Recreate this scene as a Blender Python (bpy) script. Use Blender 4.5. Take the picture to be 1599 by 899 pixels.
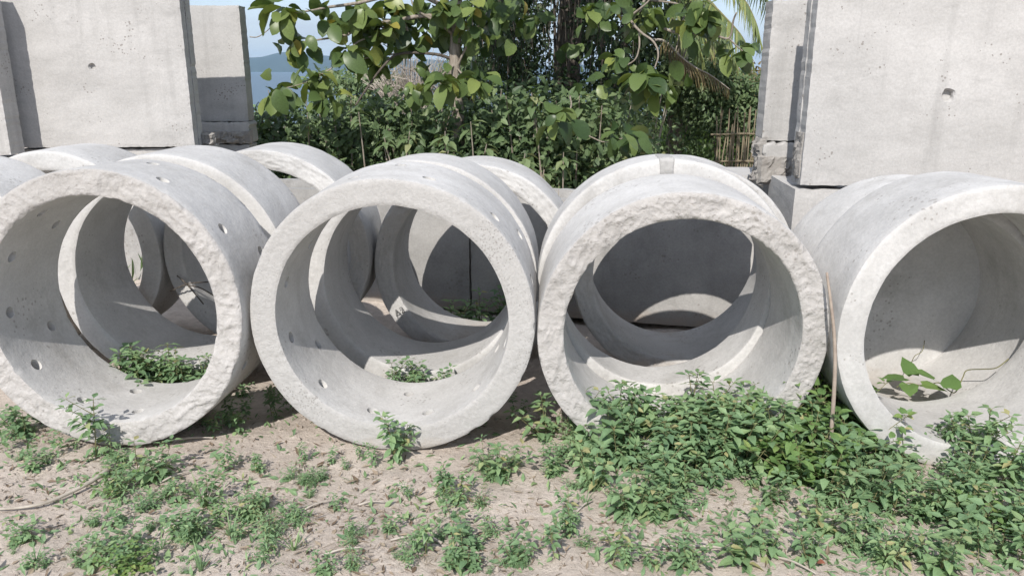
import bpy, math, random
import numpy as np
from mathutils import Vector, noise as mn

for o in list(bpy.data.objects):
    bpy.data.objects.remove(o)
sc = bpy.context.scene
COL = sc.collection
R = math.radians

# ------------------------------------------------------------------ camera
CAM_H, PITCH, FPX, CXP, CYP = 1.64, 15.38, 1231.0, 799.5, 449.5
cam_d = bpy.data.cameras.new('camera')
cam = bpy.data.objects.new('camera', cam_d)
COL.objects.link(cam)
cam.location = (0, 0, CAM_H)
cam.rotation_euler = (R(90 - PITCH), 0, 0)
cam_d.sensor_width = 36
cam_d.lens = 36 * FPX / 1599
cam_d.clip_start = 0.05
cam_d.clip_end = 20000
sc.camera = cam

# ------------------------------------------------------------------ sky and sun
SUN = Vector((0.26, 1.0, -0.94)).normalized()       # direction the light travels
SUN_EL = math.asin(-SUN.z)
to_sun = -SUN
w = bpy.data.worlds.new('World')
sc.world = w
w.use_nodes = True
nt = w.node_tree
nt.nodes.clear()
wo = nt.nodes.new('ShaderNodeOutputWorld')
bg = nt.nodes.new('ShaderNodeBackground')
sky = nt.nodes.new('ShaderNodeTexSky')
sky.sky_type = 'NISHITA'
sky.sun_disc = False
sky.sun_elevation = SUN_EL
sky.sun_rotation = math.atan2(to_sun.x, to_sun.y)
sky.air_density = 1.0
sky.dust_density = 0.5
sky.ozone_density = 3.5
tcw = nt.nodes.new('ShaderNodeTexCoord')
mpw = nt.nodes.new('ShaderNodeMapping')
mpw.inputs['Scale'].default_value = (1.6, 1.6, 5.0)
nzw = nt.nodes.new('ShaderNodeTexNoise')
nzw.inputs['Scale'].default_value = 2.2
nzw.inputs['Detail'].default_value = 6
rmw = nt.nodes.new('ShaderNodeValToRGB')
rmw.color_ramp.elements[0].position = 0.24
rmw.color_ramp.elements[1].position = 0.62
rmw.color_ramp.elements[0].color = (0.50, 0.50, 0.50, 1)
rmw.color_ramp.elements[1].color = (0.92, 0.92, 0.92, 1)
mxw = nt.nodes.new('ShaderNodeMixRGB')
mxw.inputs['Color2'].default_value = (2.3, 2.48, 2.9, 1)      # thin cloud veil
L = nt.links.new
L(tcw.outputs['Generated'], mpw.inputs['Vector'])
L(mpw.outputs['Vector'], nzw.inputs['Vector'])
L(nzw.outputs['Fac'], rmw.inputs['Fac'])
L(rmw.outputs['Color'], mxw.inputs['Fac'])
L(sky.outputs['Color'], mxw.inputs['Color1'])
L(mxw.outputs['Color'], bg.inputs['Color'])
bg.inputs['Strength'].default_value = 0.15
L(bg.outputs[0], wo.inputs[0])

sd = bpy.data.lights.new('sun', 'SUN')
sd.energy = 3.1
sd.angle = R(0.5)
sd.color = (1.0, 0.95, 0.89)
so = bpy.data.objects.new('sun', sd)
COL.objects.link(so)
so.rotation_euler = SUN.to_track_quat('-Z', 'Y').to_euler()
so.location = (-3, -10, 12)

sc.view_settings.view_transform = 'Standard'
sc.view_settings.look = 'None'
sc.view_settings.exposure = 0.80
sc.view_settings.gamma = 1.0
sc.cycles.max_bounces = 8
sc.cycles.diffuse_bounces = 5
sc.cycles.volume_bounces = 0

# ------------------------------------------------------------------ helpers
rng = np.random.default_rng(7)
random.seed(7)


def tag(o, label=None, cat=None, group=None, kind=None):
    if label: o['label'] = label
    if cat: o['category'] = cat
    if group: o['group'] = group
    if kind: o['kind'] = kind
    return o


def empty(name, loc=(0, 0, 0), rz=0.0):
    o = bpy.data.objects.new(name, None)
    o.empty_display_size = 0.1
    COL.objects.link(o)
    o.location = loc
    o.rotation_euler = (0, 0, rz)
    return o


def mesh_np(name, V, faces_flat, counts, mat, smooth=False, tone=None):
    """V (n,3); faces_flat vertex ids; counts loop totals."""
    me = bpy.data.meshes.new(name)
    V = np.ascontiguousarray(V, dtype=np.float32)
    ff = np.ascontiguousarray(faces_flat, dtype=np.int32)
    ct = np.ascontiguousarray(counts, dtype=np.int32)
    me.vertices.add(len(V))
    me.vertices.foreach_set('co', V.ravel())
    me.loops.add(len(ff))
    me.loops.foreach_set('vertex_index', ff)
    me.polygons.add(len(ct))
    st = np.concatenate([[0], np.cumsum(ct)[:-1]]).astype(np.int32)
    me.polygons.foreach_set('loop_start', st)
    me.polygons.foreach_set('loop_total', ct)
    me.polygons.foreach_set('use_smooth', np.full(len(ct), bool(smooth)))
    if tone is not None:
        a = me.attributes.new('tone', 'FLOAT', 'POINT')
        a.data.foreach_set('value', np.ascontiguousarray(tone, dtype=np.float32))
    me.update(calc_edges=True)
    me.validate()
    if mat: me.materials.append(mat)
    return me


def link(name, me, parent=None, loc=(0, 0, 0), rot=(0, 0, 0)):
    o = bpy.data.objects.new(name, me)
    COL.objects.link(o)
    o.parent = parent
    o.location = loc
    o.rotation_euler = rot
    return o


class MB:
    """collects vertices and faces for ONE mesh"""
    def __init__(s):
        s.v = []; s.f = []
    def add(s, vs, fs):
        b = len(s.v)
        s.v.extend([tuple(p) for p in vs])
        s.f.extend([tuple(b + i for i in f) for f in fs])
    def box(s, x0, x1, y0, y1, z0, z1):
        s.add([(x0,y0,z0),(x1,y0,z0),(x1,y1,z0),(x0,y1,z0),(x0,y0,z1),(x1,y0,z1),(x1,y1,z1),(x0,y1,z1)],
              [(0,3,2,1),(4,5,6,7),(0,1,5,4),(1,2,6,5),(2,3,7,6),(3,0,4,7)])
    def tube(s, pts, radii, n=7, cap=True):
        pts = [Vector(p) for p in pts]
        rings = []
        up = Vector((0.13, 0.21, 0.97))
        for i, p in enumerate(pts):
            t = (pts[min(i+1, len(pts)-1)] - pts[max(i-1, 0)])
            if t.length < 1e-9: t = Vector((0, 0, 1))
            t.normalize()
            a = t.cross(up)
            if a.length < 1e-3: a = t.cross(Vector((1, 0, 0)))
            a.normalize(); b = t.cross(a)
            r = radii[i] if hasattr(radii, '__len__') else radii
            rings.append([p + (a*math.cos(2*math.pi*k/n) + b*math.sin(2*math.pi*k/n))*r for k in range(n)])
        vs = [q for ring in rings for q in ring]
        fs = []
        for i in range(len(rings)-1):
            for k in range(n):
                k2 = (k+1) % n
                fs.append((i*n+k, i*n+k2, (i+1)*n+k2, (i+1)*n+k))
        if cap:
            fs.append(tuple(range(n-1, -1, -1)))
            fs.append(tuple((len(rings)-1)*n + k for k in range(n)))
        s.add(vs, fs)
    def mesh(s, name, mat, smooth=False):
        me = bpy.data.meshes.new(name)
        me.from_pydata(s.v, [], s.f)
        if smooth: me.polygons.foreach_set('use_smooth', [True]*len(me.polygons))
        me.update()
        if mat: me.materials.append(mat)
        return me
    def build(s, name, mat, parent=None, loc=(0,0,0), rot=(0,0,0), smooth=False):
        return link(name, s.mesh(name, mat, smooth), parent, loc, rot)


def spline(pts, n):
    """Catmull-Rom through pts"""
    P = [Vector(p) for p in pts]
    P = [P[0]*2 - P[1]] + P + [P[-1]*2 - P[-2]]
    out = []
    m = len(P) - 3
    for i in range(m):
        for k in range(n):
            t = k / n
            a, b, c, d = P[i:i+4]
            out.append(0.5*((2*b) + (c-a)*t + (2*a-5*b+4*c-d)*t*t + (3*b-a-3*c+d)*t**3))
    out.append(P[-2])
    return out


sP, cP = math.sin(R(PITCH)), math.cos(R(PITCH))


def ray(px, py):
    u = (px - CXP)/FPX; v = (CYP - py)/FPX
    return Vector((u, cP + sP*v, -sP + cP*v))


def at(px, py, Y):
    d = ray(px, py)
    return Vector((0, 0, CAM_H)) + d*(Y/d.y)


def vnoise(x, y, seed):
    xi = np.floor(x).astype(np.int64); yi = np.floor(y).astype(np.int64)
    fx = x - xi; fy = y - yi
    fx = fx*fx*(3-2*fx); fy = fy*fy*(3-2*fy)
    def h(a, b):
        n = (a*374761393 + b*668265263 + seed*974634777) & 0xffffffff
        n = ((n ^ (n >> 13))*1274126177) & 0xffffffff
        return ((n ^ (n >> 16)) & 0xffff)/65535.0
    return (h(xi,yi)*(1-fx)+h(xi+1,yi)*fx)*(1-fy) + (h(xi,yi+1)*(1-fx)+h(xi+1,yi+1)*fx)*fy - 0.5


def sstep(a, b, x):
    t = np.clip((x-a)/(b-a), 0, 1)
    return t*t*(3-2*t)


def gz(x, y):
    """height of the ground"""
    x = np.asarray(x, float); y = np.asarray(y, float)
    z = 0.05*vnoise(x*1.3, y*1.3, 1) + 0.022*vnoise(x*4.1, y*4.1, 2)
    near = sstep(12, 7, np.abs(x))*sstep(12, 7, y)
    z = z + near*(0.011*vnoise(x*11, y*11, 3) + 0.008*vnoise(x*27, y*27, 4))
    z = z - (0.03 + 0.06*sstep(-1.6, -0.4, x))*sstep(3.3, 4.4, y)*sstep(8, 6, y) - 0.01
    z = z - 14*sstep(24, 75, y)
    z = z + 0.15*(vnoise(x*0.15, y*0.15, 6))*sstep(7, 16, y)
    return z


def gnd(px, py):
    d = ray(px, py)
    Y = -CAM_H/d.z*d.y
    for _ in range(4):
        p = at(px, py, Y)
        Y = (float(gz(p.x, p.y)) - CAM_H)/d.z*d.y
    p = at(px, py, Y)
    return Vector((p.x, p.y, float(gz(p.x, p.y))))


# ------------------------------------------------------------------ materials
def mat(name):
    m = bpy.data.materials.new(name)
    m.use_nodes = True
    n = m.node_tree
    b = n.nodes['Principled BSDF']
    return m, n, b


def ramp(n, p0, c0, p1, c1):
    r = n.nodes.new('ShaderNodeValToRGB')
    r.color_ramp.elements[0].position = p0
    r.color_ramp.elements[1].position = p1
    r.color_ramp.elements[0].color = (*c0, 1)
    r.color_ramp.elements[1].color = (*c1, 1)
    return r


def noise_n(n, vec, scale, detail=5, rough=0.6):
    t = n.nodes.new('ShaderNodeTexNoise')
    t.inputs['Scale'].default_value = scale
    t.inputs['Detail'].default_value = detail
    t.inputs['Roughness'].default_value = rough
    n.links.new(vec, t.inputs['Vector'])
    return t


def mixc(n, fac, a, b, mode='MIX'):
    m = n.nodes.new('ShaderNodeMixRGB')
    m.blend_type = mode
    for s, v in ((m.inputs['Fac'], fac), (m.inputs['Color1'], a), (m.inputs['Color2'], b)):
        if hasattr(v, 'is_output'): n.links.new(v, s)
        elif isinstance(v, (int, float)): s.default_value = v
        else: s.default_value = (*v, 1)
    return m.outputs['Color']


def concrete(name, c0, c1, stain, pit_scale=38, pit_depth=0.5, grain=0.35, stretch=(1, 1, 1), stain_amt=0.55, pit_col=0.5, ridged=0.0, streak=0.25):
    m, n, b = mat(name)
    tc = n.nodes.new('ShaderNodeTexCoord')
    oi = n.nodes.new('ShaderNodeObjectInfo')
    vm = n.nodes.new('ShaderNodeVectorMath'); vm.operation = 'MULTIPLY_ADD'
    vm.inputs[1].default_value = (7.3, 5.1, 3.7)
    n.links.new(oi.outputs['Location'], vm.inputs[0])
    n.links.new(tc.outputs['Object'], vm.inputs[2])
    v = vm.outputs[0]
    mp = n.nodes.new('ShaderNodeMapping')
    mp.inputs['Scale'].default_value = stretch
    n.links.new(v, mp.inputs['Vector'])
    big = noise_n(n, mp.outputs[0], 2.1, 7, 0.62)
    r1 = ramp(n, 0.34, c0, 0.66, c1)
    n.links.new(big.outputs['Fac'], r1.inputs['Fac'])
    st = noise_n(n, mp.outputs[0], 3.0, 9, 0.72)
    r2 = ramp(n, 0.54, (0, 0, 0), 0.76, (stain_amt,)*3)
    n.links.new(st.outputs['Fac'], r2.inputs['Fac'])
    col = mixc(n, r2.outputs['Color'], r1.outputs['Color'], stain)
    fine = noise_n(n, v, 70, 6, 0.7)
    r3 = ramp(n, 0.3, (0.86, 0.86, 0.86), 0.7, (1.06, 1.06, 1.06))
    n.links.new(fine.outputs['Fac'], r3.inputs['Fac'])
    col = mixc(n, 1.0, col, r3.outputs['Color'], 'MULTIPLY')
    vo = n.nodes.new('ShaderNodeTexVoronoi')
    vo.inputs['Scale'].default_value = pit_scale
    vo.inputs['Randomness'].default_value = 1.0
    n.links.new(v, vo.inputs['Vector'])
    sel = noise_n(n, v, 3.3, 4)
    rs = ramp(n, 0.50, (0, 0, 0), 0.66, (0.30, 0.30, 0.30))
    n.links.new(sel.outputs['Fac'], rs.inputs['Fac'])
    lt = n.nodes.new('ShaderNodeMath'); lt.operation = 'LESS_THAN'
    n.links.new(vo.outputs['Distance'], lt.inputs[0])
    n.links.new(rs.outputs['Color'], lt.inputs[1])
    pm = n.nodes.new('ShaderNodeMath'); pm.operation = 'MULTIPLY'
    pm.inputs[1].default_value = pit_col
    n.links.new(lt.outputs[0], pm.inputs[0])
    col = mixc(n, pm.outputs[0], col, (0.22, 0.20, 0.18))  # pits also darkened in the colour, painted shade along with dirt
    ge = n.nodes.new('ShaderNodeNewGeometry')
    sx = n.nodes.new('ShaderNodeSeparateXYZ'); n.links.new(ge.outputs['Position'], sx.inputs[0])
    mdn = noise_n(n, v, 9, 6, 0.7)
    mm = n.nodes.new('ShaderNodeMath'); mm.operation = 'MULTIPLY_ADD'
    mm.inputs[1].default_value = 0.30; n.links.new(mdn.outputs['Fac'], mm.inputs[0]); mm.inputs[2].default_value = -0.10
    df = n.nodes.new('ShaderNodeMath'); df.operation = 'SUBTRACT'
    n.links.new(mm.outputs[0], df.inputs[0]); n.links.new(sx.outputs['Z'], df.inputs[1])
    rm = ramp(n, 0.0, (0, 0, 0), 0.10, (0.55, 0.55, 0.55))
    n.links.new(df.outputs[0], rm.inputs['Fac'])
    col = mixc(n, rm.outputs['Color'], col, (0.36, 0.30, 0.245))
    mp2 = n.nodes.new('ShaderNodeMapping'); mp2.inputs['Scale'].default_value = (9, 9, 0.7)
    n.links.new(v, mp2.inputs['Vector'])
    sk = noise_n(n, mp2.outputs[0], 1.0, 5, 0.6)
    rk = ramp(n, 0.55, (0, 0, 0), 0.75, (streak,)*3)
    n.links.new(sk.outputs['Fac'], rk.inputs['Fac'])
    col = mixc(n, rk.outputs['Color'], col, stain)
    n.links.new(col, b.inputs['Base Color'])
    b.inputs['Roughness'].default_value = 0.93
    b.inputs['Specular IOR Level'].default_value = 0.2
    bp = n.nodes.new('ShaderNodeBump'); bp.inputs['Strength'].default_value = grain
    bp.inputs['Distance'].default_value = 0.004
    n.links.new(fine.outputs['Fac'], bp.inputs['Height'])
    bp2 = n.nodes.new('ShaderNodeBump'); bp2.inputs['Strength'].default_value = 0.4
    bp2.inputs['Distance'].default_value = 0.012
    mid = noise_n(n, v, 14, 6, 0.65)
    n.links.new(mid.outputs['Fac'], bp2.inputs['Height'])
    n.links.new(bp.outputs[0], bp2.inputs['Normal'])
    bp3 = n.nodes.new('ShaderNodeBump'); bp3.inputs['Strength'].default_value = pit_depth
    bp3.invert = True
    bp3.inputs['Distance'].default_value = 0.004
    n.links.new(lt.outputs[0], bp3.inputs['Height'])
    n.links.new(bp2.outputs[0], bp3.inputs['Normal'])
    last = bp3.outputs[0]
    if ridged:
        for (sc_, ds, st_) in ((8.0, 0.020, ridged), (19.0, 0.010, ridged), (41.0, 0.004, ridged)):
            wp = noise_n(n, v, sc_*0.7, 3)
            wv = n.nodes.new('ShaderNodeVectorMath'); wv.operation = 'MULTIPLY_ADD'
            wv.inputs[1].default_value = (1.6/sc_,)*3
            n.links.new(wp.outputs['Color'], wv.inputs[0]); n.links.new(v, wv.inputs[2])
            rg = n.nodes.new('ShaderNodeTexVoronoi')
            rg.distance = 'CHEBYCHEV'
            rg.inputs['Scale'].default_value = sc_
            n.links.new(wv.outputs[0], rg.inputs['Vector'])
            bb_ = n.nodes.new('ShaderNodeBump'); bb_.inputs['Strength'].default_value = st_
            bb_.inputs['Distance'].default_value = ds
            n.links.new(rg.outputs['Distance'], bb_.inputs['Height'])
            n.links.new(last, bb_.inputs['Normal'])
            last = bb_.outputs[0]
    n.links.new(last, b.inputs['Normal'])
    return m


M = {}
M['ring'] = concrete('ring_concrete', (0.44, 0.432, 0.418), (0.575, 0.566, 0.55), (0.32, 0.308, 0.288), stain_amt=0.75, streak=0.35)
M['ring_rough'] = concrete('rough_ring_concrete', (0.365, 0.35, 0.333), (0.47, 0.453, 0.435), (0.29, 0.277, 0.26), grain=0.6, pit_depth=0.5, ridged=0.65)
M['ring_pitted'] = concrete('pitted_ring_concrete', (0.41, 0.40, 0.385), (0.465, 0.455, 0.44), (0.345, 0.335, 0.32), pit_scale=90, grain=1.0, pit_depth=0.8)
M['panel'] = concrete('panel_concrete', (0.40, 0.39, 0.375), (0.50, 0.488, 0.472), (0.28, 0.273, 0.262), pit_scale=34, stretch=(0.7, 0.7, 1.6), stain_amt=0.7, pit_col=0.75, streak=0.45)
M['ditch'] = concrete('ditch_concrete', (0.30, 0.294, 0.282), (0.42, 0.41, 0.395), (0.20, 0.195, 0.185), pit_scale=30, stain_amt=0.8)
M['mortar'] = concrete('mortar', (0.28, 0.265, 0.245), (0.36, 0.34, 0.315), (0.20, 0.17, 0.15), grain=1.0, stain_amt=0.8)


def plain(name, c0, c1, scale=8, rough=0.85, bump=0.3, dist=0.01, stretch=(1, 1, 1)):
    m, n, b = mat(name)
    tc = n.nodes.new('ShaderNodeTexCoord')
    mp = n.nodes.new('ShaderNodeMapping'); mp.inputs['Scale'].default_value = stretch
    n.links.new(tc.outputs['Object'], mp.inputs['Vector'])
    t = noise_n(n, mp.outputs[0], scale, 6, 0.65)
    r = ramp(n, 0.3, c0, 0.7, c1)
    n.links.new(t.outputs['Fac'], r.inputs['Fac'])
    n.links.new(r.outputs['Color'], b.inputs['Base Color'])
    b.inputs['Roughness'].default_value = rough
    b.inputs['Specular IOR Level'].default_value = 0.25
    bp = n.nodes.new('ShaderNodeBump'); bp.inputs['Strength'].default_value = bump
    bp.inputs['Distance'].default_value = dist
    n.links.new(t.outputs['Fac'], bp.inputs['Height'])
    n.links.new(bp.outputs[0], b.inputs['Normal'])
    return m


def leafmat(name, cols, trans=0.25, rough=0.5, back=None):
    """cols: list of (pos, colour) read by the per-leaf 'tone' attribute"""
    m, n, b = mat(name)
    at_ = n.nodes.new('ShaderNodeAttribute'); at_.attribute_name = 'tone'
    oi_ = n.nodes.new('ShaderNodeObjectInfo')
    r = n.nodes.new('ShaderNodeValToRGB')
    el = r.color_ramp.elements
    while len(el) < len(cols): el.new(0.5)
    for e, (p, c) in zip(el, cols):
        e.position = p; e.color = (*c, 1)
    ad = n.nodes.new('ShaderNodeMath'); ad.operation = 'MULTIPLY_ADD'
    n.links.new(oi_.outputs['Random'], ad.inputs[0]); ad.inputs[1].default_value = 0.36; ad.inputs[2].default_value = -0.18
    ae = n.nodes.new('ShaderNodeMath'); ae.operation = 'ADD'
    n.links.new(at_.outputs['Fac'], ae.inputs[0]); n.links.new(ad.outputs[0], ae.inputs[1])
    n.links.new(ae.outputs[0], r.inputs['Fac'])
    tc = n.nodes.new('ShaderNodeTexCoord')
    t = noise_n(n, tc.outputs['Object'], 60, 3)
    r3 = ramp(n, 0.3, (0.8, 0.8, 0.8), 0.7, (1.12, 1.12, 1.12))
    n.links.new(t.outputs['Fac'], r3.inputs['Fac'])
    col = mixc(n, 1.0, r.outputs['Color'], r3.outputs['Color'], 'MULTIPLY')
    n.links.new(col, b.inputs['Base Color'])
    b.inputs['Roughness'].default_value = rough
    b.inputs['Specular IOR Level'].default_value = 0.35
    tr = n.nodes.new('ShaderNodeBsdfTranslucent')
    tcol = mixc(n, 1.0, col, (1.25, 1.3, 0.6), 'MULTIPLY')
    n.links.new(tcol, tr.inputs['Color'])
    mx = n.nodes.new('ShaderNodeMixShader'); mx.inputs['Fac'].default_value = trans
    n.links.new(b.outputs[0], mx.inputs[1]); n.links.new(tr.outputs[0], mx.inputs[2])
    n.links.new(mx.outputs[0], n.nodes['Material Output'].inputs['Surface'])
    return m


M['weed'] = leafmat('weed_leaf', [(0.0, (0.12, 0.205, 0.11)), (0.5, (0.195, 0.305, 0.155)), (0.85, (0.275, 0.38, 0.185)), (1.0, (0.38, 0.36, 0.18))])
M['vine_leaf'] = leafmat('vine_leaf', [(0.0, (0.10, 0.18, 0.06)), (0.6, (0.16, 0.26, 0.085)), (1.0, (0.24, 0.31, 0.10))])
M['hedge'] = leafmat('hedge_leaf', [(0.0, (0.06, 0.10, 0.046)), (0.5, (0.125, 0.185, 0.083)), (0.9, (0.205, 0.265, 0.13)), (1.0, (0.27, 0.285, 0.145))])
M['big_leaf'] = leafmat('large_tree_leaf', [(0.0, (0.045, 0.08, 0.03)), (0.45, (0.10, 0.152, 0.05)), (0.8, (0.18, 0.235, 0.075)), (0.95, (0.26, 0.29, 0.07)), (1.0, (0.40, 0.32, 0.08))], rough=0.38)
M['dark_leaf'] = leafmat('dark_tree_leaf', [(0.0, (0.025, 0.05, 0.02)), (0.7, (0.05, 0.085, 0.032)), (1.0, (0.10, 0.13, 0.05))])
M['palm'] = leafmat('palm_leaflet', [(0.0, (0.08, 0.12, 0.045)), (0.6, (0.14, 0.19, 0.065)), (1.0, (0.25, 0.27, 0.09))])
M['palm_dry'] = leafmat('dry_palm_leaflet', [(0.0, (0.12, 0.09, 0.055)), (0.6, (0.20, 0.155, 0.08)), (1.0, (0.28, 0.23, 0.10))])
M['grass'] = leafmat('field_grass', [(0.0, (0.09, 0.17, 0.04)), (1.0, (0.20, 0.30, 0.07))])
M['dry'] = leafmat('dry_litter', [(0.0, (0.13, 0.09, 0.06)), (0.6, (0.25, 0.195, 0.145)), (1.0, (0.38, 0.32, 0.24))], trans=0.05, rough=0.9)
M['red_leaf'] = leafmat('red_dry_leaf', [(0.0, (0.22, 0.08, 0.05)), (1.0, (0.28, 0.11, 0.07))], trans=0.05, rough=0.8)
M['bark'] = plain('pale_bark', (0.17, 0.14, 0.11), (0.36, 0.32, 0.27), 14, bump=0.8, stretch=(3, 3, 0.6))
M['dark_bark'] = plain('dark_bark', (0.05, 0.043, 0.036), (0.17, 0.145, 0.12), 10, bump=1.0, dist=0.03, stretch=(3, 3, 0.5))
M['twig'] = plain('dry_twig', (0.30, 0.26, 0.22), (0.46, 0.42, 0.37), 20)
M['stem'] = plain('weed_stem', (0.12, 0.13, 0.06), (0.22, 0.20, 0.10), 20)
M['root'] = plain('pale_dry_branch', (0.27, 0.24, 0.20), (0.46, 0.42, 0.36), 18, bump=0.5, stretch=(1, 1, 1))
M['stick'] = plain('tan_stick', (0.25, 0.20, 0.165), (0.38, 0.32, 0.265), 25)
M['stone'] = plain('pebble', (0.25, 0.215, 0.18), (0.42, 0.37, 0.32), 12, bump=0.6)
M['brick'] = plain('brick_fragment', (0.30, 0.11, 0.07), (0.42, 0.18, 0.12), 25, bump=0.7)
M['stencil_chip'] = plain('stencil_and_chip_black', (0.05, 0.05, 0.048), (0.24, 0.235, 0.225), 45)  # stencil paint, also the painted shade of the end plate's chip
M['bamboo'] = plain('bamboo_stake', (0.15, 0.12, 0.08), (0.27, 0.23, 0.16), 9, stretch=(2, 2, 0.5))
M['sleeve'] = plain('white_plastic_sleeve', (0.45, 0.44, 0.42), (0.62, 0.61, 0.59), 30)
M['petal'] = plain('pale_blossom', (0.75, 0.72, 0.68), (0.8, 0.78, 0.76), 5)

# ground
m, n, b = mat('sandy_soil')
tc = n.nodes.new('ShaderNodeTexCoord')
v = tc.outputs['Object']
t1 = noise_n(n, v, 1.7, 8, 0.65)
r1 = ramp(n, 0.34, (0.48, 0.422, 0.368), 0.64, (0.62, 0.553, 0.49))
n.links.new(t1.outputs['Fac'], r1.inputs['Fac'])
t2 = noise_n(n, v, 22, 8, 0.75)
r2 = ramp(n, 0.30, (0.78, 0.76, 0.74), 0.66, (1.1, 1.09, 1.08))
n.links.new(t2.outputs['Fac'], r2.inputs['Fac'])
col = mixc(n, 1.0, r1.outputs['Color'], r2.outputs['Color'], 'MULTIPLY')
t3 = noise_n(n, v, 7, 6, 0.7)
r3 = ramp(n, 0.56, (0, 0, 0), 0.74, (0.42, 0.42, 0.42))
n.links.new(t3.outputs['Fac'], r3.inputs['Fac'])
col = mixc(n, r3.outputs['Color'], col, (0.22, 0.18, 0.135))
n.links.new(col, b.inputs['Base Color'])
b.inputs['Roughness'].default_value = 1.0
b.inputs['Specular IOR Level'].default_value = 0.05
bp = n.nodes.new('ShaderNodeBump'); bp.inputs['Strength'].default_value = 0.9; bp.inputs['Distance'].default_value = 0.02
n.links.new(t2.outputs['Fac'], bp.inputs['Height'])
t4 = noise_n(n, v, 90, 5, 0.7)
bq = n.nodes.new('ShaderNodeBump'); bq.inputs['Strength'].default_value = 0.7; bq.inputs['Distance'].default_value = 0.006
n.links.new(t4.outputs['Fac'], bq.inputs['Height'])
n.links.new(bp.outputs[0], bq.inputs['Normal'])
n.links.new(bq.outputs[0], b.inputs['Normal'])
M['soil'] = m

m, n, b = mat('sea_water')
b.inputs['Base Color'].default_value = (0.035, 0.085, 0.13, 1)
b.inputs['Roughness'].default_value = 0.35
tc = n.nodes.new('ShaderNodeTexCoord')
t = noise_n(n, tc.outputs['Object'], 0.15, 4)
bp = n.nodes.new('ShaderNodeBump'); bp.inputs['Strength'].default_value = 0.25; bp.inputs['Distance'].default_value = 1.0
n.links.new(t.outputs['Fac'], bp.inputs['Height']); n.links.new(bp.outputs[0], b.inputs['Normal'])
M['sea'] = m
M['mountain'] = plain('wooded_mountain', (0.025, 0.045, 0.04), (0.045, 0.065, 0.055), 0.01, rough=1.0, bump=0.0)

# ------------------------------------------------------------------ ground, sea, mountains
xs = np.concatenate([[-9000, -3000, -900, -300, -120, -60, -40, -28, -20, -15, -11, -8.5, -7], np.arange(-5.6, 5.6, 0.036), [7, 8.5, 11, 15, 20, 28, 40, 60, 120, 300, 900, 3000, 9000]])
ys = np.concatenate([[-6000, -900, -200, -60, -20, -8, -4, -2, -0.5, 0.6, 1.2, 1.6], np.arange(1.9, 6.2, 0.036), np.arange(6.4, 12, 0.3), [13, 14.5, 16, 18, 20, 22, 24, 27, 30, 34, 40, 46, 52, 60, 70, 80, 100]])
GX, GY = np.meshgrid(xs, ys)
GZ = gz(GX, GY)
nx, ny = len(xs), len(ys)
V = np.stack([GX.ravel(), GY.ravel(), GZ.ravel()], 1)
i0 = (np.arange(ny-1)[:, None]*nx + np.arange(nx-1)[None]).ravel()
F = np.stack([i0, i0+1, i0+nx+1, i0+nx], 1)
tag(link('ground', mesh_np('ground', V, F.ravel(), np.full(len(F), 4), M['soil'], True)), kind='structure')

b_ = MB(); b_.add([(-14000, 45, -9), (14000, 45, -9), (14000, 14000, -9), (-14000, 14000, -9)], [(0, 1, 2, 3)])
tag(b_.build('sea', M['sea']), kind='structure')
b_ = MB()
NM = 150
for j in range(7):
    for i in range(NM+1):
        X = -9000 + 18000*i/NM
        h = 190*(0.60 + 0.55*mn.noise(Vector((X/1500.0, 3.3, 0))) + 0.25*mn.noise(Vector((X/420.0, 1.7, 0))))
        h *= max(0.0, 1 - max(0.0, (X + 500)/2600.0)) if X > -500 else 1.0
        f = math.sin(math.pi*j/6)
        b_.v.append((X, 7000 + j*330, -12 + max(0, h)*f*(1 + 0.25*mn.noise(Vector((X/300.0, j*1.3, 5))))))
for j in range(6):
    for i in range(NM):
        a = j*(NM+1) + i
        b_.f.append((a, a+1, a+NM+2, a+NM+1))
tag(b_.build('mountains', M['mountain'], smooth=True), kind='structure')

# ------------------------------------------------------------------ concrete rings
RO, RI, RL = 0.619, 0.503, 0.50


def wrinkle(p, seed, amp):
    q = Vector((p[0]*7 + seed*3.1, p[1]*7, seed))
    wv = Vector((mn.noise(q*0.8), mn.noise(q*0.8 + Vector((9, 4, 1))), 0))*0.9
    a = max(0, 1 - abs(mn.noise(q*0.8 + wv))*3.2)
    c = max(0, 1 - abs(mn.noise(q*1.9 + wv*1.6 + Vector((3, 8, 2))))*3.0)
    # folds pressed by a plastic sheet: long creases running in one drifting direction
    di = 2.2*mn.noise(q*0.25 + Vector((0, 5, 7)))
    u = q.x*math.cos(di) + q.y*math.sin(di); vv = -q.x*math.sin(di) + q.y*math.cos(di)
    e = max(0, 1 - abs(mn.noise(Vector((u*3.2, vv*0.55, seed*1.7))))*3.5)
    d = mn.noise(q*6)
    return amp*(0.35*a**2 + 0.30*c**3 + 0.75*e**3 - 0.12 + 0.10*d + 0.6*mn.noise(q*0.35))


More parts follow.
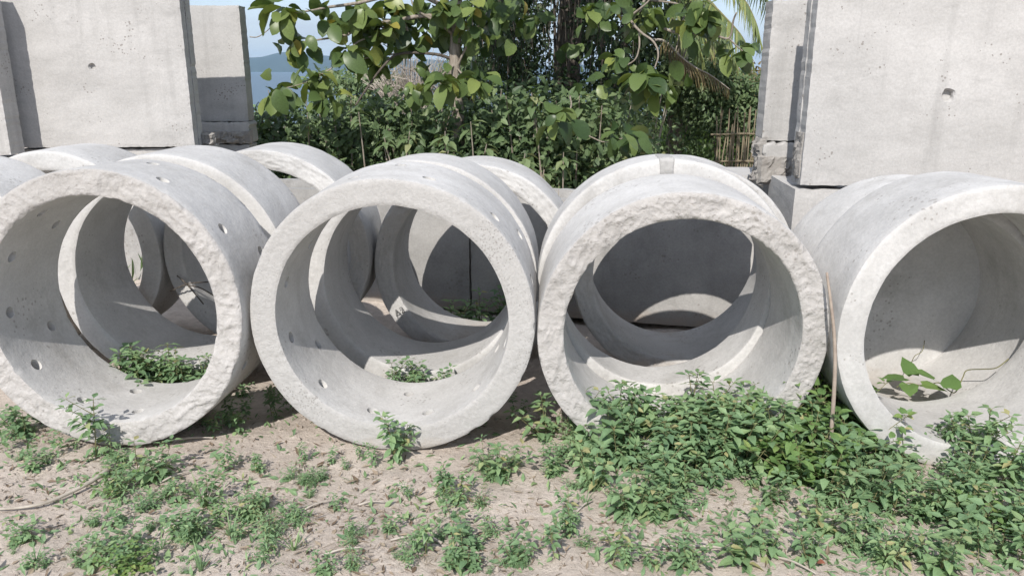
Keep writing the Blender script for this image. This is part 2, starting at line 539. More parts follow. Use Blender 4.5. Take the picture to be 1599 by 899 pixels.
def make_ring(name, mat_, style, holes, seed, length=RL, N=None, ro=RO, ri=RI):
    N = N or (336 if holes else (420 if style == 'rough' and seed < 5 else 224))
    MA = 24
    V, Fc = [], []
    ang = [2*math.pi*k/N for k in range(N)]
    amp = {'rough': 0.0105, 'pitted': 0.0018, 'smooth': 0.0035}[style]
    def outer_r(k, y):
        p = Vector((math.cos(ang[k])*2, math.sin(ang[k])*2, y*2 + seed*7))
        d = 0.004*mn.noise(p) + 0.0015*mn.noise(p*5)
        e = min(y, length - y)
        if e < 0.006:
            c = mn.noise(p*6 + Vector((0, 0, 40)))
            d -= 0.003 + (0.016*max(0, c - 0.2) if style != 'smooth' else 0.006*max(0, c - 0.25))
        return ro + d
    def inner_r(k, y):
        p = Vector((math.cos(ang[k])*2, math.sin(ang[k])*2, y*2 + seed*7 + 50))
        d = 0.003*mn.noise(p) + 0.001*mn.noise(p*5)
        e = min(y, length - y)
        if e < 0.006:
            c = mn.noise(p*7 + Vector((0, 0, 40)))
            d += 0.002 + (0.015*max(0, c - 0.2) if style == 'rough' else 0.004*max(0, c - 0.2))
        return ri + d
    ysl = [length*j/MA for j in range(MA+1)]
    ysl[0] = 0.0; ysl[-1] = length
    def shell(fn, flip):
        base = len(V)
        for j in range(MA+1):
            for k in range(N):
                r_ = fn(k, ysl[j])
                V.append((r_*math.cos(ang[k]), ysl[j], r_*math.sin(ang[k])))
        return base
    ob = shell(outer_r, False)
    ib = shell(inner_r, True)
    skip = {}; sleeve = []
    if holes:
        per = N//12
        for row, (jc, off) in enumerate(((6, 0), (17, per//2))):
            for h in range(12 if row == 0 else 6):
                kc = (h*per*(1 + row) + off + 8) % N
                for dj in range(-2, 2):
                    for dk in range(-4, 4):
                        skip[(jc+dj, (kc+dk) % N)] = True
                # boundary loop
                loop = []
                for dk in range(-4, 4): loop.append((jc-2, (kc+dk) % N))
                for dj in range(-2, 2): loop.append((jc+dj, (kc+4) % N))
                for dk in range(4, -4, -1): loop.append((jc+2, (kc+dk) % N))
                for dj in range(2, -2, -1): loop.append((jc+dj, (kc-4) % N))
                cw = 2*math.pi/N*ro; cj = length/MA
                oc, ic = [], []
                hr = 0.026 + 0.004*random.random()
                for (jj, kk) in loop:
                    dk = ((kk - kc + N//2) % N) - N//2
                    a_ = math.atan2((jj-jc)*cj, dk*cw)
                    y_ = jc*cj + hr*math.sin(a_)
                    th = ang[kc] + hr*math.cos(a_)/ro
                    V.append(((ro+0.001)*math.cos(th), y_, (ro+0.001)*math.sin(th))); oc.append(len(V)-1)
                for (jj, kk) in loop:
                    dk = ((kk - kc + N//2) % N) - N//2
                    a_ = math.atan2((jj-jc)*cj, dk*cw)
                    y_ = jc*cj + hr*math.sin(a_)
                    th = ang[kc] + hr*math.cos(a_)/ri
                    V.append(((ri-0.001)*math.cos(th), y_, (ri-0.001)*math.sin(th))); ic.append(len(V)-1)
                n_ = len(loop)
                for q in range(n_):
                    q2 = (q+1) % n_
                    a0 = ob + loop[q][0]*N + loop[q][1]; a1 = ob + loop[q2][0]*N + loop[q2][1]
                    Fc.append((a1, a0, oc[q], oc[q2]))
                    c0 = ib + loop[q][0]*N + loop[q][1]; c1 = ib + loop[q2][0]*N + loop[q2][1]
                    Fc.append((c0, c1, ic[q2], ic[q]))
                    tb = len(V)
                    V.extend([V[oc[q2]], V[oc[q]], V[ic[q]], V[ic[q2]]])
                    Fc.append((tb, tb+1, tb+2, tb+3)); sleeve.append(len(Fc)-1)
    for j in range(MA):
        for k in range(N):
            if (j, k) in skip: continue
            k2 = (k+1) % N
            Fc.append((ob+j*N+k2, ob+j*N+k, ob+(j+1)*N+k, ob+(j+1)*N+k2))
            Fc.append((ib+j*N+k, ib+j*N+k2, ib+(j+1)*N+k2, ib+(j+1)*N+k))
    J = 18 if style == 'rough' else 11
    fstart = len(Fc)
    for (y0, sgn, sty, s2) in ((0.0, -1, style, seed), (length, 1, style, seed+31)):
        rows = []
        jj = 0 if y0 == 0 else MA
        V.extend([V[ib + jj*N + k] for k in range(N)])
        rows.append(list(range(len(V)-N, len(V))))
        for j in range(1, J):
            row = []
            t = j/J
            env = min(1, min(t, 1-t)/0.16)
            for k in range(N):
                rr = ri + (ro-ri)*t
                x, z = rr*math.cos(ang[k]), rr*math.sin(ang[k])
                d = 0.0045*math.sqrt(env) + wrinkle((x, z), s2, amp)*(0.35 + 0.65*env)
                if sty == 'pitted':
                    d += 0.0022*mn.noise(Vector((x*55, z*55, s2))) + 0.0015*mn.noise(Vector((x*110, z*110, s2)))
                V.append((x, y0 + sgn*d, z)); row.append(len(V)-1)
            rows.append(row)
        V.extend([V[ob + jj*N + k] for k in range(N)])
        rows.append(list(range(len(V)-N, len(V))))
        for j in range(J):
            for k in range(N):
                k2 = (k+1) % N
                f = (rows[j][k], rows[j][k2], rows[j+1][k2], rows[j+1][k])
                Fc.append(f if sgn < 0 else f[::-1])
    Fa = np.array(Fc, dtype=np.int32)
    me = mesh_np(name, np.array(V), Fa.ravel(), np.full(len(Fa), 4), M['ring'], True)
    me.materials.append(mat_)
    mi = np.zeros(len(Fa), dtype=np.int32); mi[fstart:] = 1
    if sleeve:
        me.materials.append(M['sleeve']); mi[np.array(sleeve)] = 2
    me.polygons.foreach_set('material_index', mi)
    return me


GR = 'concrete rings laid on their sides in rows'
RINGS = {}


def ring(key, style, holes, seed, X, Y, Z, yaw, tilt, label, matk, spin=0.0, length=RL):
    me = make_ring('concrete_ring', M[matk], style, holes, seed, length)
    o = link('concrete_ring', me, None, (X, Y, Z), (R(tilt), 0, -R(yaw)))
    if spin:
        o.rotation_mode = 'QUATERNION'
        from mathutils import Euler, Quaternion
        o.rotation_quaternion = Euler((R(tilt), 0, -R(yaw))).to_quaternion() @ Quaternion((0, 1, 0), R(spin))
    tag(o, label, 'concrete ring', GR)
    RINGS[key] = (X, Y, Z)
    return o


FRONT = []
FRONT.append(ring('P1', 'rough', True, 1, -1.768, 3.246, 0.636, 3.0, -2.0, 'front concrete ring with wrinkled face and drilled holes, beside the curved dry branch', 'ring_rough', 4))
FRONT.append(ring('P2', 'pitted', True, 2, -0.519, 3.231, 0.602, 2.5, 1.6, 'front concrete ring with evenly pitted flat face and drilled holes', 'ring_pitted', -6))
P3 = ring('P3', 'rough', False, 3, 0.726, 3.191, 0.552, 2.5, 1.2, 'front concrete ring with wrinkled face and no holes, behind the tall weeds', 'ring_rough')
P4 = ring('P4', 'smooth', False, 4, 1.970, 3.092, 0.591, 1.5, -1.0, 'front concrete ring with smooth face, a leafy vine creeping inside it', 'ring')
ring('R0', 'smooth', False, 5, -3.04, 4.04, 0.565, 2, 0, 'second-row concrete ring beyond the wrinkled drilled ring, away from the hedge', 'ring')
ring('R1', 'smooth', False, 6, -1.77, 3.97, 0.622, 2, 0, 'plain concrete ring directly behind the wrinkled drilled ring', 'ring')
ring('R2', 'smooth', False, 7, -0.485, 3.99, 0.588, 2.5, -1.5, 'plain concrete ring directly behind the pitted drilled ring', 'ring')
R3 = ring('R3', 'smooth', False, 8, 0.742, 3.705, 0.625, 2.5, -0.5, 'short concrete ring with grey mortar patch on its top, behind the undrilled wrinkled ring', 'ring', length=0.25)
R4 = ring('R4', 'smooth', False, 9, 2.02, 3.61, 0.505, -1, 0, 'plain concrete ring directly behind the ring with the vine', 'ring')
ring('T0', 'smooth', False, 10, -2.72, 4.62, 0.575, 2, 0, 'third-row concrete ring below the wall panel with one small hole', 'ring')
ring('T1', 'rough', False, 11, -1.47, 4.60, 0.585, 1, 0, 'third-row concrete ring with wrinkled face and twigs caught in it', 'ring')
T2 = ring('T2', 'rough', False, 12, -0.225, 4.64, 0.495, 4, 0, 'third-row concrete ring with rough face and small black lettering', 'ring')
ring('T3', 'rough', False, 13, 0.96, 4.27, 0.54, 3, 0, 'third-row concrete ring with rough face behind the mortar-patched ring', 'ring')

# R4 is closed at its far end by a cast plate
b_ = MB()
nr, na = 10, 72
for j in range(nr+1):
    for k in range(na):
        rr = 0.512*j/nr; a = 2*math.pi*k/na
        x, z = rr*math.cos(a), rr*math.sin(a)
        b_.v.append((x, RL-0.03 + 0.004*mn.noise(Vector((x*5, z*5, 2))), z))
        b_.v.append((x, RL+0.004, z))
for j in range(nr):
    for k in range(na):
        k2 = (k+1) % na
        a0, a1, c0, c1 = 2*(j*na+k), 2*(j*na+k2), 2*((j+1)*na+k), 2*((j+1)*na+k2)
        b_.f.append((a0, a1, c1, c0)); b_.f.append((c0+1, c1+1, a1+1, a0+1))
for k in range(na):
    k2 = (k+1) % na
    a, c = 2*(nr*na+k), 2*(nr*na+k2)
    b_.f.append((a, c, c+1, a+1))
b_.build('end_plate', M['ring'], R4)
b_ = MB()
for i in range(9):
    a = 2*math.pi*i/9
    rr = 0.022*(1 + 0.4*mn.noise(Vector((i*3.1, 1, 0))))
    b_.v.append((-0.20+rr*math.cos(a)*1.25, RL-0.036, 0.06+rr*math.sin(a)))
    b_.v.append((-0.20+rr*1.1*math.cos(a)*1.25, RL-0.022, 0.06+rr*1.1*math.sin(a)))
b_.f.append(tuple(2*i for i in range(9)))
for i in range(9): b_.f.append((2*i, 2*((i+1) % 9), 2*((i+1) % 9)+1, 2*i+1))
b_.build('chip_shade', M['stencil_chip'], R4)  # dark patch laid on the plate, shade of a chip hole put into colour

# grey mortar patch smeared on top of R3 near its joint
b_ = MB()
NU, NVv = 14, 24
for j in range(NVv+1):
    for i in range(NU+1):
        u = i/NU - 0.5; vv = j/NVv
        wdt = 0.075 + 0.02*mn.noise(Vector((vv*6, 2, 1)))
        th = math.pi/2 + 0.03 - u*wdt/RO
        e = max(0.0, min(1, 6*min(0.5-abs(u), vv, 1-vv)))
        bumpy = 0.004 + 0.006*e*(0.6 + 0.6*mn.noise(Vector((u*9, vv*14, 3))))
        if e <= 0: bumpy = -0.006
        if vv < 0.4:
            rr = RO - 0.085 + 0.085*vv/0.4; yy = -0.006 - bumpy
        else:
            rr = RO + bumpy; yy = -0.006 + 0.20*(vv-0.4)/0.6
        b_.v.append((rr*math.cos(th), yy, rr*math.sin(th)))
for j in range(NVv):
    for i in range(NU):
        a = j*(NU+1)+i
        b_.f.append((a, a+1, a+NU+2, a+NU+1))
b_.build('mortar_patch', M['ditch'], R3, smooth=True)

# small stencilled letters on T2's face
cu = bpy.data.curves.new('lettering', 'FONT')
cu.body = 'A2'
cu.size = 0.06
cu.extrude = 0.0006
tmp = bpy.data.objects.new('tmp', cu)
COL.objects.link(tmp)
bpy.context.view_layer.update()
lm = bpy.data.meshes.new_from_object(tmp.evaluated_get(bpy.context.evaluated_depsgraph_get()))
bpy.data.objects.remove(tmp)
lm.materials.append(M['stencil_chip'])
th = R(213)
lo = link('lettering', lm, T2, (0.585*math.cos(th), -0.0225, 0.585*math.sin(th)), (R(90), R(-28), 0))

# ------------------------------------------------------------------ wall panels and blocks
def slab(mb, x0, x1, y0, y1, z0, z1, seed=0, cell=0.028, chip=0.007, holes=(), relief=0.003):
    """slab whose front (y0) is a chipped grid; holes: (x, z, r, depth)"""
    nx_ = max(2, int(round((x1-x0)/cell))); nz_ = max(2, int(round((z1-z0)/cell)))
    dx, dz = (x1-x0)/nx_, (z1-z0)/nz_
    base = len(mb.v)
    idx = lambda i, k: base + k*(nx_+1) + i
    for k in range(nz_+1):
        for i in range(nx_+1):
            x, z = x0+i*dx, z0+k*dz
            p = Vector((x*3+seed, z*3, seed*2.7))
            y = y0 + relief*mn.noise(p) + 0.0008*mn.noise(p*7)
            ed = i in (0, nx_) or k in (0, nz_)
            if ed:
                c = max(0, mn.noise(p*17) + 0.05) + 0.6*max(0, mn.noise(p*41)) + max(0, mn.noise(p*4.3) - 0.45)*2.5
                y += 0.002 + chip*c*0.6
                if i == 0: x += chip*c
                if i == nx_: x -= chip*c
                if k == 0: z += chip*c
                if k == nz_: z -= chip*c
            mb.v.append((x, y, z))
    skip = set()
    for (hx, hz, hr, dep) in holes:
        ic, kc = int(round((hx-x0)/dx)), int(round((hz-z0)/dz))
        hw = max(2, int(math.ceil(hr*1.35/dx)))
        hh = max(2, int(math.ceil(hr*1.35/dz)))
        loop = [(ic+a, kc-hh) for a in range(-hw, hw)] + [(ic+hw, kc+a) for a in range(-hh, hh)] + \
               [(ic+a, kc+hh) for a in range(hw, -hw, -1)] + [(ic-hw, kc+a) for a in range(hh, -hh, -1)]
        for a in range(-hw, hw):
            for c in range(-hh, hh): skip.add((ic+a, kc+c))
        rims = []
        for (yo, rs) in ((0.001, 1.0), (0.012, 0.82), (dep*0.6, 0.72), (dep, 0.68)):
            rim = []
            for (i, k) in loop:
                a_ = math.atan2((k-kc)*dz, (i-ic)*dx)
                rr = hr*rs*(1 + 0.22*mn.noise(Vector((math.cos(a_)*1.5+seed, math.sin(a_)*1.5, rs*3))))
                mb.v.append((x0+ic*dx+rr*math.cos(a_), y0+yo, z0+kc*dz+rr*math.sin(a_)))
                rim.append(len(mb.v)-1)
            rims.append(rim)
        prev = [idx(i, k) for (i, k) in loop]
        for rim in rims:
            for q in range(len(loop)):
                q2 = (q+1) % len(loop)
                mb.f.append((prev[q], prev[q2], rim[q2], rim[q]))
            prev = rim
        mb.f.append(tuple(prev))
    for k in range(nz_):
        for i in range(nx_):
            if (i, k) in skip: continue
            mb.f.append((idx(i, k), idx(i+1, k), idx(i+1, k+1), idx(i, k+1)))
    loop = [idx(i, 0) for i in range(nx_)] + [idx(nx_, k) for k in range(nz_)] + \
           [idx(i, nz_) for i in range(nx_, 0, -1)] + [idx(0, k) for k in range(nz_, 0, -1)]
    prev = loop
    for yy, jit in (((y0+y1)/2, 0.35), (y1, 1.0)):
        cur = []
        for q in loop:
            x, y, z = mb.v[q]
            p = Vector((x*9+seed, yy*9, z*9))
            o_ = 0.004*mn.noise(p)
            mb.v.append((x + o_, yy, z + o_)); cur.append(len(mb.v)-1)
        for q in range(len(loop)):
            q2 = (q+1) % len(loop)
            mb.f.append((prev[q2], prev[q], cur[q], cur[q2]))
        prev = cur
    mb.f.append(tuple(reversed(prev)))


def frame_of(Lp, Rp):
    d = Vector((Rp.x-Lp.x, Rp.y-Lp.y, 0))
    return d.length, math.atan2(d.y, d.x)


def lumps(name, parent, x0, x1, y0, z0, z1, seed, depth=0.05, size=0.03, cols=None):
    """rough broken mortar: knobbly sheet with real depth standing proud of y0"""
    nx_, nz_ = max(4, int((x1-x0)/size*1.5)), max(4, int((z1-z0)/size*1.5))
    mb = MB()
    for k in range(nz_+1):
        for i in range(nx_+1):
            x = x0+(x1-x0)*i/nx_; z = z0+(z1-z0)*k/nz_
            p = Vector((x*16+seed, z*16, seed*1.3))
            e = min(1, 5*min(i/nx_, 1-i/nx_, k/nz_, 1-k/nz_))
            d = depth*(0.35 + 0.9*mn.noise(p) + 0.55*mn.noise(p*2.3) + 0.35*mn.noise(p*5))
            y = y0 - max(0.004, d)*max(e, 0) + (0.03 if e <= 0 else 0)
            mb.v.append((x + 0.012*mn.noise(p+Vector((5, 0, 0))), y, z + 0.012*mn.noise(p+Vector((0, 7, 0)))))
    for k in range(nz_):
        for i in range(nx_):
            a = k*(nx_+1)+i
            mb.f.append((a, a+1, a+nx_+2, a+nx_+1))
    return mb.build(name, M['mortar'], parent)


# panel B: big panel with one small hole
pl, pr = at(20, 232, 7.38), at(304, 227, 7.50)
W, ang = frame_of(pl, pr)
ZB = 0.952
tB = empty('wall_panel', (pl.x, pl.y, ZB), ang)
tag(tB, 'large upright concrete wall panel with one small hole, next to the shadowed panel', 'wall panel', 'upright concrete wall panels')
mb = MB()
slab(mb, 0, W, 0, 0.12, 0, 1.42, 2, holes=((W*0.485, 0.72, 0.034, 0.035),))
mb.build('front_slab', M['panel'], tB)
mb = MB(); mb.box(0.03, W-0.035, 0.1225, 0.158, 0.01, 1.40); mb.build('joint', M['mortar'], tB)
mb = MB(); slab(mb, 0.0, W-0.004, 0.1605, 0.30, 0, 1.40, 5); mb.build('rear_slab', M['panel'], tB)
lumps('broken_mortar', tB, W-0.02, W+0.12, 0.24, -0.01, 0.11, 4, 0.06)
# panel A, standing proud at its side
tA = empty('wall_panel', (at(24, 236, 7.12).x - 1.55, 7.0, ZB - 0.03), R(2))
tag(tA, 'concrete wall panel standing proud with its shaded side facing the small-holed panel', 'wall panel', 'upright concrete wall panels')
mb = MB(); slab(mb, 0, 1.55, 0.0, 0.22, 0, 1.42, 9, chip=0.009); mb.build('slab', M['panel'], tA)
# panel C behind B
pr = at(386, 190, 8.55)
tC = empty('wall_panel', (pr.x - 1.52, pr.y - 0.05, 0.885), R(2))
tag(tC, 'concrete wall panel half in shadow, with rough broken base, beside the hedge', 'wall panel', 'upright concrete wall panels')
mb = MB(); slab(mb, 0, 1.52, 0.06, 0.28, 0.235, 1.405, 12); mb.build('upright', M['panel'], tC)
mb = MB(); slab(mb, 0, 1.54, 0.0, 0.30, 0.0, 0.232, 14, chip=0.03); mb.build('foot', M['panel'], tC)
lumps('broken_mortar', tC, 0.9, 1.56, 0.0, 0.0, 0.15, 6, 0.05)
# D: right panel
pl = at(1249, 293, 5.25)
tD = empty('wall_panel', (pl.x, pl.y, 0.905), -R(5))
tag(tD, 'large upright concrete wall panel with chipped hole and scattered small pits', 'wall panel', 'upright concrete wall panels')
mb = MB()
slab(mb, 0, 1.62, 0, 0.13, 0, 1.45, 21, chip=0.009, holes=((0.86, 0.59, 0.044, 0.045),))
mb.build('front_slab', M['panel'], tD)
mb = MB(); slab(mb, -0.004, 1.6, 0.132, 0.24, 0.002, 1.44, 22); mb.build('rear_slab', M['panel'], tD)
lm_ = lumps('broken_mortar', tD, 0, 0.22, 0, 0.02, 0.36, 8, 0.03)
lm_.rotation_euler = (0, 0, -R(90)); lm_.location = (-0.003, 0.235, 0)
# E: behind D
pl = at(1187, 285, 6.0)
tE = empty('wall_panel', (pl.x, pl.y, 0.825), -R(2))
tag(tE, 'narrow concrete wall panel with rough mortar base, overlapping behind the pitted panel', 'wall panel', 'upright concrete wall panels')
mb = MB(); slab(mb, 0, 0.9, 0.05, 0.25, 0.305, 1.31, 25); mb.build('upright', M['panel'], tE)
mb = MB(); slab(mb, 0, 0.9, 0.0, 0.26, 0.0, 0.302, 26, chip=0.03); mb.build('foot', M['panel'], tE)
lumps('broken_mortar', tE, -0.02, 0.5, 0.0, -0.02, 0.21, 9, 0.05)
lm_ = lumps('broken_mortar', tE, 0, 0.22, 0, -0.05, 0.34, 11, 0.06)
lm_.rotation_euler = (0, 0, -R(90)); lm_.location = (-0.003, 0.23, 0)

# blocks that carry the panels
def block(loc, rz, W_, D_, H_, label, seed):
    mb = MB(); slab(mb, 0, W_, 0, D_, 0, H_, seed, chip=0.02, cell=0.06)
    o = mb.build('concrete_block', M['panel'], None, (loc[0], loc[1], -0.06), (0, 0, rz))
    tag(o, label, 'concrete block', 'concrete blocks under the wall panels')
    return o


pl = at(1241, 297, 5.27)
block((pl.x, pl.y, 0), -R(5), 1.7, 0.75, 0.885 + 0.055, 'concrete block under the pitted wall panel', 31)
block((1.72, 6.45, 0), -R(8), 1.2, 0.6, 0.825 + 0.055, 'concrete block in shadow under the narrow wall panel', 32)
block((at(20, 232, 7.36).x, 7.42, 0), ang, 1.7, 0.5, ZB - 0.018 + 0.06, 'concrete block under the large panel with one small hole', 33)
block((tA.location.x, 7.05, 0), R(2), 1.5, 0.24, 0.90 + 0.06, 'concrete block under the wall panel that stands proud', 34)
block((tC.location.x + 0.02, tC.location.y + 0.02, 0), R(2), 1.5, 0.3, 0.88 + 0.06, 'concrete block under the half-shadowed wall panel', 35)

# U-ditch troughs standing in a row behind the rings
slope = -0.25
da = math.atan(slope)
labs = ['open concrete trough at the end of the row, before the large holed panel', 'open concrete trough behind the ring with twigs, away from the hedge gap', 'open concrete trough behind the twig-filled ring',
        'open concrete trough with a bolt hole, seen through the pitted drilled ring', 'open concrete trough standing next to the block under the pitted panel']
cx0 = [-3.31, -2.30, -1.30, -0.30, 0.675]
for i, x0_ in enumerate(cx0):
    y0_ = 5.51 + slope*x0_
    o = empty('concrete_trough', (x0_, y0_, -0.07), da)
    tag(o, labs[i], 'concrete trough', 'open concrete troughs behind the rings')
    Lw = (1.0 if i < 4 else 0.93)/math.cos(da) - 0.012
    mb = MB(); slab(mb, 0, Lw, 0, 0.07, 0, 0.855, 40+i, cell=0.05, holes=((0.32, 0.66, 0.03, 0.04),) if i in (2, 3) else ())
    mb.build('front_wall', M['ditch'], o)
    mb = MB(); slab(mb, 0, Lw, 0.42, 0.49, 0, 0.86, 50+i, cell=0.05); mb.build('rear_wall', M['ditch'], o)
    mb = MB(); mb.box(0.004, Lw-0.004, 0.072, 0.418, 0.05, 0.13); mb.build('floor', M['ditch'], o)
#PART2

# ------------------------------------------------------------------ foliage tools
SHAPES = {
    'ovate': [(0, 0.03, 0), (0.28, 0.5, 0.28), (0.62, 0.36, 0.62), (1, 0, 1)],
    'lance': [(0, 0.05, 0), (0.35, 0.5, 0.35), (0.7, 0.3, 0.7), (1, 0, 1)],
    'heart': [(-0.10, 0.30, 0.0), (0.16, 0.5, 0.16), (0.55, 0.40, 0.55), (1, 0, 1)],
    'round': [(0, 0.04, 0), (0.12, 0.22, 0.12), (0.32, 0.42, 0.32), (0.56, 0.5, 0.56), (0.78, 0.42, 0.78), (0.92, 0.24, 0.92), (1, 0.03, 1.0)],
    'blade': [(0, 0.5, 0), (0.5, 0.42, 0.5), (1, 0, 1)],
}


def unit(a):
    return a/np.maximum(np.linalg.norm(a, axis=1, keepdims=True), 1e-9)


def leaf_arrays(P, D, Nn, S, Wd, tone, shape='ovate', fold=0.22, droop=0.3, wav=0.0):
    """arrays for a cloud of leaves: P base, D along, Nn normal, S length, Wd width ratio"""
    P = np.asarray(P, float); n_ = len(P)
    D = unit(np.asarray(D, float)); Nn = np.asarray(Nn, float)
    Nn = unit(Nn - D*(Nn*D).sum(1, keepdims=True))
    B = np.cross(D, Nn)
    S = np.broadcast_to(np.asarray(S, float), (n_,))[:, None]
    Wd = np.broadcast_to(np.asarray(Wd, float), (n_,))[:, None]
    dr = np.broadcast_to(np.asarray(droop, float), (n_,))[:, None]
    st = SHAPES[shape]
    cols = []
    for (us, hw, um) in st:
        for (u, v_) in ((us, -hw), (um, 0.0), (us, hw)):
            q = P + S*(u*D - dr*u*u*Nn) + S*Wd*(v_*B + fold*abs(v_)*Nn)
            if wav and v_ != 0:
                q = q + Nn*S*wav*rng.normal(size=(n_, 1))
            cols.append(q)
    k = len(cols)
    V_ = np.stack(cols, 1).reshape(-1, 3)
    fq = []
    for i in range(len(st)-1):
        a = i*3
        fq += [(a, a+1, a+4, a+3), (a+1, a+2, a+5, a+4)]
    fq = np.array(fq)
    F_ = (fq[None] + (np.arange(n_)*k)[:, None, None]).reshape(-1, 4)
    T_ = np.repeat(np.broadcast_to(np.asarray(tone, float), (n_,)), k)
    return V_, F_, T_


def leaf_mesh(name, arrs, mat_, smooth=False):
    Vs, Fs, Ts, b0 = [], [], [], 0
    for (a, f, t) in arrs:
        Vs.append(a); Fs.append(f + b0); Ts.append(t); b0 += len(a)
    V_ = np.concatenate(Vs); F_ = np.concatenate(Fs); T_ = np.concatenate(Ts)
    return mesh_np(name, V_, F_.ravel(), np.full(len(F_), 4), mat_, smooth, T_)


def rdir(n_):
    return unit(rng.normal(size=(n_, 3)))


def foliage_blobs(blobs, size, count, shape, toner, wr=0.55, droop=0.35, inner=0.35, down=0.35):
    """leaves through bumpy ellipsoid blobs: (cx,cy,cz,rx,ry,rz)"""
    out = []
    vol = np.array([b[3]*b[4]*b[5] for b in blobs])**0.67
    for b, f in zip(blobs, vol/vol.sum()):
        n_ = max(4, int(count*f))
        d = rdir(n_)
        rad = (inner + (1-inner)*rng.random(n_)**0.45)
        bump = 1 + 0.28*np.array([mn.noise(Vector((q[0]*2.2 + b[0], q[1]*2.2, q[2]*2.2 + b[2]))) for q in d])
        P = np.array(b[:3]) + d*np.array(b[3:])*(rad*bump)[:, None]
        P = P[P[:, 2] > -0.02] if True else P
        m_ = len(P); d = d[:m_]
        dirn = unit(d*0.55 + rdir(m_)*0.75 + np.array([0, -0.15, -down]))
        nor = unit(d*0.4 + rdir(m_)*0.55 + np.array([0, -0.35, 0.6]))
        S = size*(0.55 + 0.8*rng.random(m_))
        out.append(leaf_arrays(P, dirn, nor, S, wr*(0.8 + 0.4*rng.random(m_)), toner(m_), shape, 0.2, droop*rng.random(m_)))
    return out


def tone_std(n_):
    return np.clip(0.45 + 0.22*rng.normal(size=n_), 0, 0.94)


# ------------------------------------------------------------------ hedge shrubs
HG = 'shrubs of the leafy hedge'


def shrub(px, Y, width, height, size, count, shape, label, matk='hedge', depth=0.5, wr=0.55, z0=0.0, group=HG, droop=0.4):
    c = at(px, 200, Y)
    x0 = c.x; zb = float(gz(x0, Y))
    o = empty('shrub', (x0, Y, zb))
    tag(o, label, 'shrub', group)
    blobs = []
    nb = 7
    for i in range(nb):
        a = random.random()
        blobs.append((random.uniform(-0.5, 0.5)*width*0.8, random.uniform(-0.4, 0.4)*depth, z0 + height*(0.25 + 0.55*a),
                      width*random.uniform(0.26, 0.40), depth*random.uniform(0.5, 0.8), height*random.uniform(0.16, 0.24)))
    blobs.append((0, 0.1, height*0.5, width*0.5, depth*0.7, height*0.46))
    me = leaf_mesh('foliage', foliage_blobs(blobs, size, count, shape, tone_std, wr, droop), M[matk])
    f = link('foliage', me, o); f['kind'] = 'stuff'
    mb = MB()
    for i in range(7):
        xx = random.uniform(-0.35, 0.35)*width
        pts = spline([(xx*0.4, 0, -0.05), (xx*0.7, random.uniform(-.1, .1), height*0.4), (xx, random.uniform(-.25, .15)*depth, height*random.uniform(0.7, 0.98))], 4)
        mb.tube(pts, [0.016*(1-0.75*i_/len(pts)) for i_ in range(len(pts))], 5)
    mb.build('stems', M['bark'], o)
    return o


SH_L = 'dense green shrub in the leafy hedge behind the rings'
for (px, Y, wd, ht, sz, cnt, shp) in [
        (440, 9.6, 1.5, 1.38, 0.095, 2100, 'lance'), (545, 9.4, 1.5, 1.40, 0.10, 2100, 'ovate'), (640, 9.2, 1.4, 1.44, 0.10, 2100, 'ovate'),
        (735, 9.0, 1.3, 1.50, 0.10, 2000, 'lance'), (830, 8.9, 1.4, 1.56, 0.11, 2000, 'ovate'), (925, 9.1, 1.3, 1.50, 0.10, 2000, 'lance'),
        (490, 10.6, 1.7, 1.45, 0.10, 1500, 'ovate'), (600, 10.5, 1.6, 1.45, 0.10, 1500, 'ovate'), (700, 10.3, 1.6, 1.55, 0.10, 1500, 'lance'),
        (800, 10.2, 1.7, 1.65, 0.10, 1700, 'ovate'), (900, 10.4, 1.6, 1.62, 0.10, 1700, 'ovate'), (985, 10.2, 1.4, 1.50, 0.09, 1700, 'ovate')]:
    shrub(px, Y, wd, ht, sz, cnt, shp, SH_L)
shrub(1045, 12.6, 1.3, 1.72, 0.08, 4800, 'ovate', 'small-leaved climbing shrub hanging above the bright grass', depth=0.5, z0=0.72)
shrub(1145, 12.4, 1.5, 1.62, 0.075, 7500, 'ovate', 'small-leaved shrub grown over the bamboo fence', depth=0.45, z0=0.35)
shrub(400, 10.2, 1.2, 1.35, 0.08, 1500, 'lance', 'pale leafy shrub next to the half-shadowed wall panel', 'weed')

# sprigs with larger leaves standing out of the hedge
def sprig(px, py, Y, n_leaf, size, label, yellow=0.0):
    c = at(px, py, Y)
    o = empty('broad_leaf_sprig', (c.x, c.y, float(gz(c.x, c.y))))
    tag(o, label, 'plant', 'broad-leaved sprigs in the hedge')
    zt = c.z - o.location.z
    mb = MB()
    lx = random.uniform(-0.15, 0.15)
    pts = spline([(lx, 0.12, -0.04), (lx*0.6, 0.06, zt*0.55), (0, 0, zt)], 5)
    mb.tube(pts, [0.012*(1-0.6*i/len(pts)) for i in range(len(pts))], 5)
    mb.build('stem', M['bark'], o)
    for i in range(n_leaf):
        a = i*2.4 + random.random()*0.6
        el = random.uniform(-0.75, 0.25)
        d = Vector((math.cos(a)*math.cos(el), math.sin(a)*math.cos(el) - 0.25, math.sin(el)))
        lo_ = link('leaf', random.choice(SPRIG_ME), o, Vector((0, 0, zt - 0.035*i*0.5)) + d.normalized()*0.02)
        lo_.rotation_euler = d.to_track_quat('X', 'Z').to_euler()
        k = size*random.uniform(0.75, 1.2)
        lo_.scale = (k, k, k)


def unit_leaf(name, shape, wr, tone, droop, fold, matk):
    a = leaf_arrays([[0, 0, 0]], [[1, 0, 0]], [[0, 0, 1]], 1.0, wr, tone, shape, fold, droop, 0.03)
    return leaf_mesh(name, [a], M[matk], matk == 'big_leaf')


